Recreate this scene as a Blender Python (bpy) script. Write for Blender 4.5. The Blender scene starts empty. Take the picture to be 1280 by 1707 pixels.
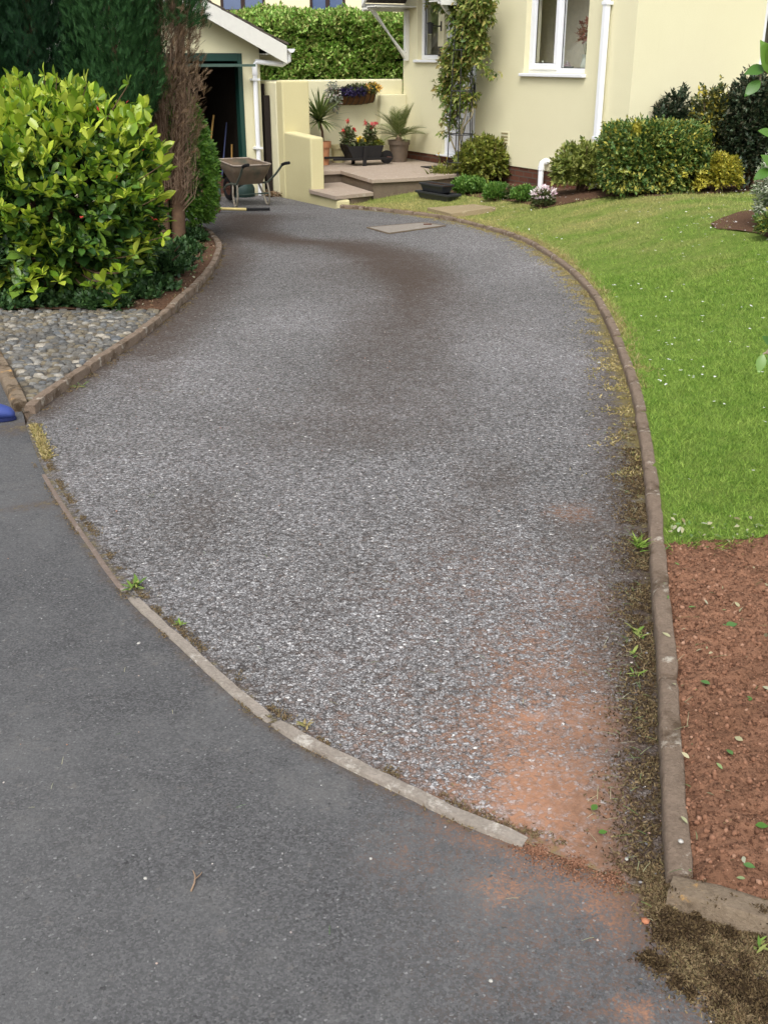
import bpy, bmesh, math, random
import numpy as np
from mathutils import Vector, Matrix, noise as mnoise
from mathutils.geometry import delaunay_2d_cdt
R = math.radians
sc = bpy.context.scene
C = sc.collection
rnd = random.Random(7)
rng = np.random.default_rng(11)

# ------------------------------------------------------------------ camera, sky, sun, exposure
FPX = 1758.0; TH = math.atan(.431); H = 1.6
cam_d = bpy.data.cameras.new('camera'); cam = bpy.data.objects.new('camera', cam_d); C.objects.link(cam)
cam.location = (0, 0, H); cam.rotation_euler = (math.pi/2 - TH, 0, 0)
cam_d.sensor_fit = 'VERTICAL'; cam_d.sensor_height = 24; cam_d.lens = 24*FPX/1707
cam_d.clip_end = 600; cam_d.clip_start = .05
sc.camera = cam
SUN_AZ = R(192); SUN_EL = R(52)           # azimuth from +Y towards +X
w = bpy.data.worlds.new('World'); sc.world = w; w.use_nodes = True
wt = w.node_tree; wt.nodes.clear()
wo = wt.nodes.new('ShaderNodeOutputWorld'); bg = wt.nodes.new('ShaderNodeBackground')
sky = wt.nodes.new('ShaderNodeTexSky'); sky.sky_type = 'NISHITA'; sky.sun_disc = False
sky.sun_elevation = SUN_EL; sky.sun_rotation = SUN_AZ; sky.dust_density = 4; sky.air_density = 1.2
hs = wt.nodes.new('ShaderNodeHueSaturation'); hs.inputs['Saturation'].default_value = .3
wt.links.new(sky.outputs[0], hs.inputs['Color']); wt.links.new(hs.outputs[0], bg.inputs[0])
bg.inputs[1].default_value = .15; wt.links.new(bg.outputs[0], wo.inputs[0])
sl = bpy.data.lights.new('sun', 'SUN'); sl.energy = 1.15; sl.angle = R(28); sl.color = (1, .96, .9)
so = bpy.data.objects.new('sun', sl); C.objects.link(so); so.location = (3, -6, 12)
sd = Vector((math.sin(SUN_AZ)*math.cos(SUN_EL), math.cos(SUN_AZ)*math.cos(SUN_EL), math.sin(SUN_EL)))
so.rotation_euler = sd.to_track_quat('Z', 'Y').to_euler()
sc.view_settings.view_transform = 'Standard'; sc.view_settings.look = 'None'
sc.view_settings.exposure = .74; sc.view_settings.gamma = 1

# ------------------------------------------------------------------ where things stand
cth, sth = math.cos(TH), math.sin(TH)
def ray(u, v):
    dx = (u-640)/FPX; dy = (853.5-v)/FPX
    return dx, cth+dy*sth, -sth+dy*cth
def P(u, v, z):
    X, Y, Z = ray(u, v); t = (z-H)/Z; return (X*t, Y*t)
def D(u, v, y):
    X, Y, Z = ray(u, v); t = y/Y; return Vector((X*t, y, H+Z*t))
def base(y):
    return 0.0 if y < 2 else (-.026*(y-2) if y < 19 else -.442)
def G(u, v, f=None):
    z = 0
    for i in range(30):
        x, y = P(u, v, z); z = .5*z+.5*(f(x, y) if f else base(y))
    return (x, y)
def loc(x, y): x -= HA[0]; y -= HA[1]; return (x*ha[0]+y*ha[1], x*hb[0]+y*hb[1])
HA = P(683, 251.5, .13); HB = P(910, 285, .13)
_l = math.hypot(HB[0]-HA[0], HB[1]-HA[1]); ha = ((HB[0]-HA[0])/_l, (HB[1]-HA[1])/_l); hb = (-ha[1], ha[0])
HROT = math.atan2(ha[1], ha[0])
def wl(k, m): return (HA[0]+k*ha[0]+m*hb[0], HA[1]+k*ha[1]+m*hb[1])   # house frame -> world
def Wk(u, v, m):
    X, Y, Z = ray(u, v); t = (HA[0]*hb[0]+HA[1]*hb[1]+m)/(X*hb[0]+Y*hb[1])
    return loc(X*t, Y*t)[0], H+Z*t
def Wm(u, v, k):
    X, Y, Z = ray(u, v); t = (HA[0]*ha[0]+HA[1]*ha[1]+k)/(X*ha[0]+Y*ha[1])
    return loc(X*t, Y*t)[1], H+Z*t

def spline(pts, step):
    p = [Vector(q[:2]).to_3d() if len(q) == 2 else Vector(q) for q in pts]
    p = [p[0]*2-p[1]]+p+[p[-1]*2-p[-2]]; out = []
    for i in range(1, len(p)-2):
        n = max(2, int((p[i+1]-p[i]).length/step*3))
        for j in range(n):
            t = j/n; a, b, c, d = p[i-1:i+3]
            out.append(.5*((2*b)+(c-a)*t+(2*a-5*b+4*c-d)*t*t+(3*b-a-3*c+d)*t*t*t))
    out.append(p[-2]); L = [0]
    for i in range(1, len(out)): L.append(L[-1]+(out[i]-out[i-1]).length)
    n = max(2, int(L[-1]/step)); res = []; j = 0
    for i in range(n+1):
        s = L[-1]*i/n
        while j < len(L)-2 and L[j+1] < s: j += 1
        f = (s-L[j])/max(1e-9, L[j+1]-L[j]); res.append(out[j].lerp(out[j+1], min(1, f)))
    return res
KR = spline([G(u, v) for u, v in [(1131,1484),(1118,1300),(1110,1130),(1097,980),(1090,860),(1075,740),(1052,640),(1022,560),(985,490),(930,438),(870,402),(800,380),(740,366),(640,353),(566,347)]], .07)
KL = spline([G(u, v) for u, v in [(50,692),(95,657),(150,620),(215,577),(262,542),(300,508),(335,473),(358,443),(366,417),(354,399),(334,386)]]+[(-3.0, 14.1), (-3.9, 14.5)], .07)
KC = spline([G(40,692), G(20,650), G(0,612), (-3.0, 7.5), (-4.3, 8.7), (-6, 9.6)], .07)
ST = spline([G(u, v) for u, v in [(44,712),(70,778),(105,838),(150,903),(215,990),(300,1070),(380,1143),(468,1214),(560,1265),(650,1308),(760,1362),(855,1400),(960,1440),(1108,1500)]], .07)
KH = [Vector((*G(1112,1492), 0)), Vector((*G(1280,1545), 0))]; KH[1] = KH[0]+(KH[1]-KH[0])*12
def npl(pl): return np.array([(p.x, p.y) for p in pl])
def pdist(xy, pl):
    xy = np.atleast_2d(xy); a = pl[:-1]; b = pl[1:]; d = b-a
    t = ((xy[:, None]-a)*d).sum(2)/np.maximum(1e-12, (d*d).sum(1)); t = np.clip(t, 0, 1)
    return np.sqrt((((a+t[..., None]*d)-xy[:, None])**2).sum(2)).min(1)
KRn, KLn, STn = npl(KR), npl(KL), npl(ST)
KRc = KRn[::4]
def sm(t): t = min(1, max(0, t)); return t*t*(3-2*t)
def smv(t): t = np.clip(t, 0, 1); return t*t*(3-2*t)
def basev(xy, dz=0): y = xy[:, 1]; return np.where(y < 2, 0, -.026*(np.minimum(y, 19)-2))+dz
def zlawnv(xy):
    t = pdist(xy, KRc); y = xy[:, 1]
    return basev(xy)+.035+.36*smv(t/2.1)*smv((y-4)/7)*(1-.45*smv((y-13.6)/2))
def zbedv(xy): return basev(xy)+.03+.12*smv((pdist(xy, KLn[::4])-.1)/1.6)*smv((xy[:, 1]-7.95)/1.4)
def zlawn(x, y): return float(zlawnv(np.array([[x, y]]))[0])
def zbed(x, y): return float(zbedv(np.array([[x, y]]))[0])

# ------------------------------------------------------------------ materials
def S(r, g, b, k=1.0):
    f = lambda c: ((c/255)/12.92 if c/255 <= .04045 else ((c/255+.055)/1.055)**2.4)*k
    return (f(r), f(g), f(b), 1)
class NT:
    def __init__(s, name):
        s.m = bpy.data.materials.new(name); s.m.use_nodes = True; s.t = s.m.node_tree
        s.b = s.t.nodes['Principled BSDF']; s.out = s.t.nodes['Material Output']; s.co = None
    def n(s, t, **k):
        x = s.t.nodes.new('ShaderNode'+t)
        for a, v in k.items():
            if a.startswith('i_'):
                key = a[2:]; key = int(key) if key.isdigit() else key.replace('_', ' ')
                if hasattr(v, 'is_output'): s.t.links.new(v, x.inputs[key])
                else: x.inputs[key].default_value = v
            else: setattr(x, a, v)
        return x
    def obj(s):
        if not s.co: s.co = s.n('TexCoord').outputs['Object']
        return s.co
    def scaled(s, sc_): return s.n('Mapping', i_Vector=s.obj(), i_Scale=sc_).outputs[0]
    def noise(s, scale, detail=4, rough=.6, vec=None, dist=0):
        return s.n('TexNoise', i_Vector=vec or s.obj(), i_Scale=scale, i_Detail=detail, i_Roughness=rough, i_Distortion=dist).outputs['Fac']
    def ramp(s, fac, stops, interp='LINEAR'):
        x = s.n('ValToRGB', i_Fac=fac); r = x.color_ramp; r.interpolation = interp
        while len(r.elements) < len(stops): r.elements.new(.5)
        for e, (p, c) in zip(r.elements, stops): e.position = p; e.color = c if isinstance(c, tuple) else (c, c, c, 1)
        return x.outputs[0]
    def mix(s, f, a, b, mode='MIX'):
        x = s.n('Mix', data_type='RGBA', blend_type=mode)
        for i, v in ((0, f), (6, a), (7, b)):
            if hasattr(v, 'is_output'): s.t.links.new(v, x.inputs[i])
            else: x.inputs[i].default_value = v
        return x.outputs[2]
    def math(s, op, a, b=0, clamp=False):
        x = s.n('Math', operation=op, use_clamp=clamp)
        for i, v in ((0, a), (1, b)):
            if hasattr(v, 'is_output'): s.t.links.new(v, x.inputs[i])
            else: x.inputs[i].default_value = v
        return x.outputs[0]
    def mr(s, v, a, b, c=0, d=1):
        return s.n('MapRange', i_Value=v, i_1=a, i_2=b, i_3=c, i_4=d).outputs[0]
    def bump(s, h, strength=.5, dist=.01):
        x = s.n('Bump', i_Height=h, i_Strength=strength, i_Distance=dist)
        s.t.links.new(x.outputs[0], s.b.inputs['Normal'])
    def fin(s, col, rough=.8, spec=.3, metal=0):
        for nm, v in (('Base Color', col), ('Roughness', rough), ('Specular IOR Level', spec), ('Metallic', metal)):
            if hasattr(v, 'is_output'): s.t.links.new(v, s.b.inputs[nm])
            else: s.b.inputs[nm].default_value = v
        return s.m
def plain(name, col, rough=.6, spec=.4, metal=0, var=.12, scale=14, bump=.15, dirt=None):
    t = NT(name); c2 = tuple(min(1, x*(1-var*2)) for x in col[:3])+(1,)
    c = t.mix(t.noise(scale, 6), c2, tuple(min(1, x*(1+var)) for x in col[:3])+(1,))
    if dirt: c = t.mix(t.ramp(t.noise(scale*.35, 8, .7), [(.5, 0.), (.68, 1.)]), c, dirt)
    t.bump(t.noise(scale*7, 4), bump, .004); return t.fin(c, rough, spec, metal)
def leafmat(name, cols, trans=.25, rough=.45, spec=.4, patch=0, pcol=None):
    t = NT(name); g = t.n('NewGeometry').outputs['Random Per Island']
    n = len(cols); c = t.ramp(g, [((i+.5)/n, cols[i]) for i in range(n)])
    c = t.mix(t.mr(t.noise(3, 2), .35, .65, 0, .35), c, t.mix(1., c, (.62, .68, .6, 1), 'MULTIPLY'))
    if pcol: c = t.mix(t.ramp(t.noise(patch, 2), [(.60, 0.), (.66, .85)]), c, pcol)
    t.fin(c, rough, spec)
    tr = t.n('BsdfTranslucent', i_Color=c); mx = t.n('MixShader', i_0=trans, i_1=t.b.outputs[0], i_2=tr.outputs[0])
    t.t.links.new(mx.outputs[0], t.out.inputs[0]); return t.m
def stucco(name, a, b, stain=None):
    t = NT(name); n = t.noise(110, 4, .75); c = t.mix(t.noise(1.3, 6, .65), a, b)
    c = t.mix(t.mr(n, .4, .66, 0, .5), c, t.mix(1., c, (.84, .83, .78, 1), 'MULTIPLY'))
    z = t.n('SeparateXYZ', i_0=t.obj()).outputs[2]
    d = t.math('MULTIPLY', t.mr(z, stain or -.05, (stain or -.05)+.35, 1, 0), t.noise(5, 6, .7))
    c = t.mix(t.mr(d, .3, .75, 0, .7), c, S(120, 105, 75))
    st = t.noise(1.0, 5, .6, t.scaled((9, 9, .7)))
    c = t.mix(t.mr(st, .6, .85, 0, .06), c, S(150, 140, 100))
    t.bump(n, .8, .008); return t.fin(c, .9, .2)
M = {}
M['stucco'] = stucco('painted_render', S(230, 225, 192), S(223, 217, 183))
M['stucco_low'] = stucco('shaded_low_render', S(216, 208, 164), S(206, 197, 152), -.42)  # same render tinted darker: shade from garage and trees put in the colour
M['upvc'] = plain('white_plastic', S(232, 234, 238), .3, .5, var=.03, bump=.03)
M['wood_white'] = plain('white_painted_wood', S(222, 222, 216), .55, .4, var=.06)
M['green_paint'] = plain('dark_green_paint', S(22, 62, 54), .4, .5)
M['dark_wood'] = plain('dark_stained_timber', S(38, 30, 27), .75, .3, var=.3, scale=9)
M['black_pot'] = plain('black_plastic', S(44, 46, 50), .42, .5, var=.15)
M['black_wood'] = plain('black_painted_wood', S(26, 24, 24), .6, .4)
M['terracotta'] = plain('terracotta', S(196, 138, 100), .85, .2, dirt=S(160, 120, 95))
M['cream_pot'] = plain('cream_glazed_pot', S(214, 204, 156), .5, .4)
M['grey_pot'] = plain('grey_brown_pot', S(112, 98, 84), .75, .3, dirt=S(92, 82, 72))
M['metal_black'] = plain('black_iron', S(38, 38, 40), .5, .5)
M['bark'] = plain('bark', S(112, 90, 72), .95, .1, var=.35, scale=18, bump=.6)
M['twig'] = plain('dry_twig', S(146, 124, 104), .9, .1, var=.3, scale=20)
M['stem_green'] = plain('green_stem', S(96, 104, 56), .7, .2)
M['interior'] = plain('room_wall', S(232, 224, 200), .9, .1)
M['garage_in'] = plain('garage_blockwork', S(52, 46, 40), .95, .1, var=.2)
M['mat_rubber'] = plain('doormat', S(48, 44, 42), .95, .1)
M['soilpot'] = plain('potting_soil', S(60, 44, 34), .95, .1, var=.3, scale=60, bump=.8)
M['tool_yellow'] = plain('pale_yellow_handle', S(216, 196, 128), .5, .4)
M['ash'] = plain('wooden_handle', S(176, 138, 76), .6, .3)
M['tool_blue'] = plain('blue_painted_handle', S(60, 70, 110), .5, .4)
M['rust'] = plain('rusty_iron', S(98, 66, 54), .8, .3, var=.3)
M['rubber_black'] = plain('black_rubber', S(24, 24, 25), .7, .3)
M['ceramic'] = plain('white_ceramic', S(196, 200, 186), .3, .5, var=.04)
M['shoe_blue'] = plain('blue_foam_rubber', S(58, 74, 138), .65, .3, var=.1, scale=40)
M['shoe_sole'] = plain('dark_blue_sole', S(34, 42, 84), .8, .2)
M['brown_frame'] = plain('brown_window_frame', S(52, 38, 34), .6, .3)
M['blue_glass'] = plain('reflective_pane', S(86, 104, 138), .1, .8, var=.1, scale=3, bump=0)
M['cream_far'] = plain('cream_render', S(232, 224, 186), .9, .2, var=.05, scale=3)
M['petal_white'] = leafmat('white_pink_petals', [S(236, 226, 230), S(220, 170, 190), S(240, 238, 235)], .2, .6)
M['petal_daisy'] = leafmat('daisy_petals', [S(240, 240, 238), S(228, 228, 230)], .2, .6)
M['petal_red'] = leafmat('red_petals', [S(226, 70, 60), S(216, 50, 66), S(236, 96, 84)], .25, .5)
M['petal_pink'] = leafmat('pink_petals', [S(226, 96, 110), S(236, 120, 120), S(214, 80, 84)], .25, .5)
M['petal_yellow'] = leafmat('yellow_petals', [S(236, 206, 40), S(226, 188, 50)], .25, .5)
M['petal_blue'] = leafmat('violet_petals', [S(58, 46, 92), S(42, 36, 74)], .2, .6)
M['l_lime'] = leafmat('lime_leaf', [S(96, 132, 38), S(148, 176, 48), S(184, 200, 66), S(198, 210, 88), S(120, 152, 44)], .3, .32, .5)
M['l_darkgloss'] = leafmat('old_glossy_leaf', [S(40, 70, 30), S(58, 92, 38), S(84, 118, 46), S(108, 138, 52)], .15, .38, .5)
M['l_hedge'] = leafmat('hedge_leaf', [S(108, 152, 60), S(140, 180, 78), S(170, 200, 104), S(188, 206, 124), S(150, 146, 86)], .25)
M['l_conifer'] = leafmat('cypress_spray', [S(20, 44, 26), S(28, 58, 32), S(40, 78, 42), S(26, 50, 34)], .1, .7, .2)
M['l_conifer2'] = leafmat('green_cypress_spray', [S(34, 66, 36), S(50, 88, 44), S(64, 102, 54), S(38, 68, 38)], .12, .7, .2)
M['l_deadcon'] = leafmat('dead_cypress_spray', [S(136, 114, 94), S(158, 136, 114), S(110, 88, 68), S(88, 78, 52), S(120, 94, 72)], .05, .9, .1)
M['l_euon'] = leafmat('euonymus_leaf', [S(76, 116, 40), S(106, 150, 54), S(138, 176, 74), S(90, 132, 48)], .25)
M['l_clip'] = leafmat('clipped_leaf', [S(62, 92, 44), S(84, 114, 54), S(110, 134, 68), S(136, 152, 88), S(186, 176, 76), S(66, 98, 48)], .2, patch=2.6, pcol=S(190, 180, 70))
M['l_gold'] = leafmat('gold_leaf', [S(180, 168, 56), S(150, 148, 54), S(112, 122, 46), S(196, 184, 76)], .3)
M['l_olive'] = leafmat('olive_leaf', [S(108, 120, 50), S(136, 144, 68), S(160, 164, 92), S(92, 110, 50)], .25)
M['l_spirea'] = leafmat('golden_green_leaf', [S(110, 124, 42), S(136, 144, 60), S(156, 158, 78), S(84, 104, 42), S(126, 122, 56)], .25)
M['l_heather'] = leafmat('feathery_leaf', [S(74, 112, 44), S(98, 138, 58), S(120, 152, 72)], .25)
M['l_darkshrub'] = leafmat('dark_shrub_leaf', [S(36, 50, 34), S(50, 66, 46), S(64, 80, 56), S(86, 84, 66)], .15)
M['l_varieg'] = leafmat('variegated_leaf', [S(190, 198, 172), S(206, 210, 190), S(92, 116, 70), S(120, 140, 96), S(214, 216, 200)], .25)
M['l_vine'] = leafmat('climber_leaf', [S(100, 124, 50), S(130, 148, 66), S(156, 162, 88), S(158, 140, 78), S(84, 112, 48)], .3)
M['l_silver'] = leafmat('silver_leaf', [S(150, 156, 140), S(110, 120, 96), S(170, 172, 160)], .2)
M['l_palm'] = leafmat('palm_leaf', [S(92, 106, 54), S(120, 132, 76), S(146, 150, 100), S(100, 114, 60)], .2)
M['l_cord'] = leafmat('sword_leaf', [S(84, 104, 50), S(110, 126, 66), S(132, 142, 84), S(72, 90, 44)], .2)
M['l_rose'] = leafmat('flower_plant_leaf', [S(66, 84, 46), S(90, 104, 60), S(110, 96, 70), S(84, 100, 52)], .2)
M['l_ground'] = leafmat('ground_cover_leaf', [S(46, 74, 42), S(60, 92, 50), S(78, 108, 60)], .2)
M['l_litter'] = leafmat('fallen_leaf', [S(96, 130, 66), S(150, 152, 116), S(172, 164, 132), S(76, 112, 56), S(130, 120, 84), S(170, 172, 150)], .15, .6)
M['l_fresh'] = leafmat('fresh_glossy_leaf', [S(84, 124, 44), S(70, 110, 42), S(104, 142, 56)], .3, .3, .5)
# roof tiles
t = NT('roof_tiles'); c = t.mix(t.noise(9, 6), S(70, 64, 60), S(104, 96, 88)); c = t.mix(t.ramp(t.noise(22, 6), [(.6, 0.), (.68, 1.)]), c, S(132, 128, 96))
t.bump(t.noise(60), .4, .01); M['tiles'] = t.fin(c, .9, .2)
# brick plinth
t = NT('brick_plinth'); mp = t.n('Mapping', i_Vector=t.obj()); mp.inputs['Rotation'].default_value = (R(90), 0, 0)
br = t.n('TexBrick', i_Vector=mp.outputs[0], i_Scale=1., i_Color1=S(112, 72, 56), i_Color2=S(92, 58, 46), i_Mortar=S(96, 84, 74))
br.inputs['Brick Width'].default_value = .225; br.inputs['Row Height'].default_value = .075; br.inputs['Mortar Size'].default_value = .008
c = t.mix(t.noise(30), br.outputs[0], t.mix(1., br.outputs[0], (.6, .6, .6, 1), 'MULTIPLY')); t.bump(br.outputs['Fac'], .5, .006); M['brick'] = t.fin(c, .9, .2)
# glass
t = NT('window_glass'); t.fin((.9, .92, .92, 1), .02, .6)
gl = t.n('BsdfGlossy', i_Color=(1, 1, 1, 1), i_Roughness=.02); tr = t.n('BsdfTransparent', i_Color=(.95, .96, .96, 1))
fr = t.n('Fresnel', i_IOR=1.6); mx = t.n('MixShader', i_0=t.math('MULTIPLY', fr.outputs[0], t.math('SUBTRACT', 1., t.n('NewGeometry').outputs['Backfacing']), True), i_1=tr.outputs[0], i_2=gl.outputs[0]); t.t.links.new(mx.outputs[0], t.out.inputs[0]); M['glass'] = t.m
# paving
def concrete(name, a, b, lich=None, sc_=8, bmp=.5, moss=None):
    t = NT(name); c = t.mix(t.noise(sc_, 8, .7), a, b)
    sp = t.n('TexVoronoi', i_Vector=t.obj(), i_Scale=150).outputs['Color']
    c = t.mix(t.mr(t.n('SeparateColor', i_0=sp).outputs[0], .0, 1, 0, .4), c, t.mix(1., c, (.5, .48, .46, 1), 'MULTIPLY'))
    if lich: c = t.mix(t.ramp(t.noise(11, 8, .75), [(.57, 0.), (.66, 1.)]), c, lich)
    if moss: c = t.mix(t.ramp(t.noise(7, 8, .7), [(.52, 0.), (.64, .9)]), c, moss)
    t.bump(t.math('ADD', t.noise(120, 5, .75), t.math('MULTIPLY', t.noise(22, 5), 1.5)), min(bmp, 1), .006*max(1, bmp)); return t.fin(c, .92, .2)
M['kerb'] = concrete('old_kerb_concrete', S(150, 133, 117), S(112, 96, 82), S(182, 174, 160), 12, 1.6, S(86, 70, 54))
M['kerb_mossy'] = concrete('lichened_kerb_concrete', S(146, 132, 114), S(108, 92, 74), S(176, 138, 84), 12, 1., S(62, 50, 36))
M['strip'] = concrete('pale_flush_concrete', S(166, 157, 147), S(124, 116, 106), S(182, 177, 168), 14, .8)
M['strip_brown'] = concrete('brown_flush_concrete', S(138, 122, 112), S(108, 98, 90), S(152, 142, 134), 14, .8)
M['slab'] = concrete('patio_slab', S(178, 162, 146), S(156, 142, 128), S(186, 176, 162), 4, .4)
M['slab_edge'] = concrete('riser_concrete', S(128, 114, 98), S(98, 86, 74), S(112, 106, 84), 8, .6)
M['hatch'] = concrete('inspection_cover_concrete', S(150, 143, 134), S(128, 121, 113), S(160, 153, 144), 6, .4)
M['stepping'] = concrete('stepping_slab', S(158, 142, 112), S(138, 124, 98), S(168, 156, 128), 6, .4)

def soilmat(name, a, b, attr=False):
    t = NT(name); c = t.mix(t.noise(22, 8, .75), a, b); c = t.mix(t.ramp(t.noise(75, 5, .8), [(.40, .85), (.5, 0.)]), c, S(62, 40, 30)); c = t.mix(t.ramp(t.noise(120, 3), [(.6, 0.), (.75, .4)]), c, tuple(x*1.5 for x in a[:3])+(1,))
    c = t.mix(t.ramp(t.noise(3.2, 5), [(.5, 0.), (.72, .55)]), c, S(84, 60, 44))
    v = t.n('TexVoronoi', i_Vector=t.obj(), i_Scale=70).outputs['Distance']
    t.bump(t.math('ADD', t.noise(45, 8, .75), t.math('MULTIPLY', v, -.5)), 1., .012); return t.fin(c, .95, .1)
M['soil'] = soilmat('red_soil', S(158, 117, 93), S(102, 74, 58))
M['soil_dark'] = soilmat('brown_soil', S(116, 90, 72), S(74, 56, 44))
M['earth'] = soilmat('bare_earth', S(118, 84, 62), S(84, 60, 44))

def surface(name, kind):
    """road and driveway: bitumen with stones; attribute Mask = red soil, brown stain, moss"""
    t = NT(name); at = t.n('Attribute', attribute_name='Mask'); sep = t.n('SeparateColor', i_0=at.outputs['Color'])
    mr_, mb_, mm_ = sep.outputs[0], sep.outputs[1], sep.outputs[2]
    if kind == 'drive':
        nz = t.n('VectorMath', operation='SUBTRACT'); t.t.links.new(t.n('TexNoise', i_Vector=t.obj(), i_Scale=95., i_Detail=2).outputs['Color'], nz.inputs[0]); nz.inputs[1].default_value = (.5, .5, .5)
        ns = t.n('VectorMath', operation='SCALE'); t.t.links.new(nz.outputs[0], ns.inputs[0]); ns.inputs['Scale'].default_value = .016
        va = t.n('VectorMath', operation='ADD'); t.t.links.new(t.obj(), va.inputs[0]); t.t.links.new(ns.outputs[0], va.inputs[1]); wv = va.outputs[0]
        vo = t.n('TexVoronoi', i_Vector=wv, i_Scale=96., i_Randomness=1.); ve = t.n('TexVoronoi', feature='DISTANCE_TO_EDGE', i_Vector=wv, i_Scale=96.)
        r = t.n('SeparateColor', i_0=vo.outputs['Color']).outputs[0]; r2 = t.n('SeparateColor', i_0=vo.outputs['Color']).outputs[1]
        c = t.ramp(r, [(0., S(92, 92, 92)), (.3, S(122, 121, 121)), (.6, S(139, 138, 138)), (.9, S(153, 152, 152)), (.985, S(168, 167, 167)), (1., S(206, 204, 200))])
        c = t.mix(t.mr(r2, .75, 1, 0, .45), c, S(118, 102, 92))
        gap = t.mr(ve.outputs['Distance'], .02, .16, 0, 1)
        c = t.mix(t.math('MULTIPLY', t.math('SUBTRACT', 1., gap, True), .6), c, S(60, 56, 54))  # gaps darkened in the colour: dark binder plus painted crevice shade
        c = t.mix(t.ramp(t.noise(60, 4, .78), [(.41, .9), (.49, 0.)]), c, S(66, 62, 60))
        c = t.mix(t.mr(t.noise(.9, 6, .65), .40, .62, 0, .8), c, t.mix(1., c, (1.26, 1.26, 1.28, 1), 'MULTIPLY'))
        pf = t.math('MULTIPLY', at.outputs['Alpha'], t.mr(t.noise(9, 8, .8), .35, .65, .3, 1)); c = t.mix(pf, c, t.mix(.75, c, t.mix(1., c, (1.6, 1.6, 1.62, 1), 'MULTIPLY')))
        h = t.math('ADD', t.math('MULTIPLY', gap, .8), t.math('ADD', t.math('MULTIPLY', r, .7), t.math('MULTIPLY', t.noise(50, 3), 1.6)))
        nofilm = t.mr(mr_, .2, .7, 1, .12); t.bump(t.math('MULTIPLY', h, nofilm), .75, .008)
        rag = t.noise(26, 8, .8); rag2 = t.noise(7, 8, .8)
    else:
        vo = t.n('TexVoronoi', i_Vector=t.obj(), i_Scale=210.); r = t.n('SeparateColor', i_0=vo.outputs['Color']).outputs[0]
        c = t.ramp(r, [(0., S(62, 62, 63)), (.5, S(80, 80, 81)), (.94, S(98, 98, 99)), (.99, S(106, 106, 106)), (1., S(140, 140, 140))])
        c = t.mix(t.mr(t.noise(420, 2), .3, .7, 0, .4), c, S(52, 52, 53))
        c = t.mix(t.mr(t.noise(1.7, 7, .65), .4, .7, 0, .6), c, S(98, 98, 98)); c = t.mix(t.ramp(t.noise(26, 5, .7), [(.6, 0.), (.74, .5)]), c, S(116, 110, 104))
        c = t.mix(t.ramp(t.noise(3.3, 8, .72), [(.55, 0.), (.7, .35)]), c, S(112, 110, 107))
        c = t.mix(t.ramp(t.noise(60, 3, .6), [(.3, .6), (.36, 0.)]), c, S(40, 40, 41))
        t.bump(t.math('ADD', t.noise(230, 3, .7), t.math('MULTIPLY', t.noise(30, 3), .7)), .7, .003)
        rag = t.noise(34, 8, .8); rag2 = t.noise(6, 8, .75)
    f = t.math('ADD', mr_, t.math('MULTIPLY', t.math('SUBTRACT', t.math('ADD', t.math('MULTIPLY', rag, .6), t.math('MULTIPLY', rag2, .4)), .5), 2.8))
    f = t.math('SUBTRACT', f, t.math('MULTIPLY', t.math('SUBTRACT', r, .35), .55)); f = t.math('MULTIPLY', t.mr(f, .12, .9, 0, .93), t.mr(mr_, 0, .4, 0, 1))
    red = t.mix(t.noise(90, 5), S(136, 97, 74), S(172, 128, 100))
    c = t.mix(f, c, red)
    f = t.math('ADD', mb_, t.math('MULTIPLY', t.math('SUBTRACT', t.math('ADD', t.math('MULTIPLY', rag, .7), t.math('MULTIPLY', rag2, .3)), .5), 2.2))
    f = t.math('MULTIPLY', t.mr(f, .10, .85, 0, .88), t.mr(mb_, 0, .25, 0, 1))
    c = t.mix(f, c, t.mix(t.noise(110, 4), S(54, 42, 35), S(94, 78, 66)))
    f = t.math('ADD', mm_, t.math('MULTIPLY', t.math('SUBTRACT', rag, .5), 2.4))
    f = t.math('MULTIPLY', t.mr(f, .35, .85, 0, .9), t.mr(mm_, 0, .1, 0, 1))
    c = t.mix(f, c, t.mix(t.noise(100, 4), S(92, 84, 48), S(150, 136, 84)))
    return t.fin(c, .88, .25)
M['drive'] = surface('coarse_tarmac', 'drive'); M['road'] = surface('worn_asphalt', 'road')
def grassmat(name, soil=False):
    t = NT(name); y = t.n('SeparateXYZ', i_0=t.obj()).outputs[1]
    g = t.mix(t.noise(2.2, 5), S(92, 129, 46), S(122, 152, 64)); g = t.mix(t.mr(t.noise(11, 4), .35, .7, 0, .6), g, S(138, 160, 78))
    dry = t.mix(t.noise(6, 4), S(176, 166, 112), S(146, 150, 88))
    at = t.n('Attribute', attribute_name='Mask'); sep = t.n('SeparateColor', i_0=at.outputs['Color'])
    far = t.mr(y, 6., 14., -.16, .64)
    f = t.math('ADD', t.math('ADD', far, sep.outputs[0]), t.math('MULTIPLY', t.math('SUBTRACT', t.noise(.9, 6, .7, t.scaled((1, 1.8, 1))), .5), 1.9))
    c = t.mix(t.mr(f, .2, .8, 0, .9), g, dry)
    if not soil:
        r = t.n('NewGeometry').outputs['Random Per Island']
        c = t.mix(t.ramp(r, [(0., 0.), (.4, .0), (.8, .6), (1., 1.)]), c, t.mix(1., c, (2.0, 1.75, 1.9, 1), 'MULTIPLY'))
        c = t.mix(t.ramp(r, [(0., .95), (.36, .0)]), c, t.mix(1., c, (.36, .46, .36, 1), 'MULTIPLY'))
        t.fin(c, .6, .25); tr = t.n('BsdfTranslucent', i_Color=c); mx = t.n('MixShader', i_0=.3, i_1=t.b.outputs[0], i_2=tr.outputs[0]); t.t.links.new(mx.outputs[0], t.out.inputs[0]); return t.m
    t.bump(t.noise(90, 4, .8), 1., .015); return t.fin(t.mix(.35, c, S(80, 70, 40)), .95, .1)
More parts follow.
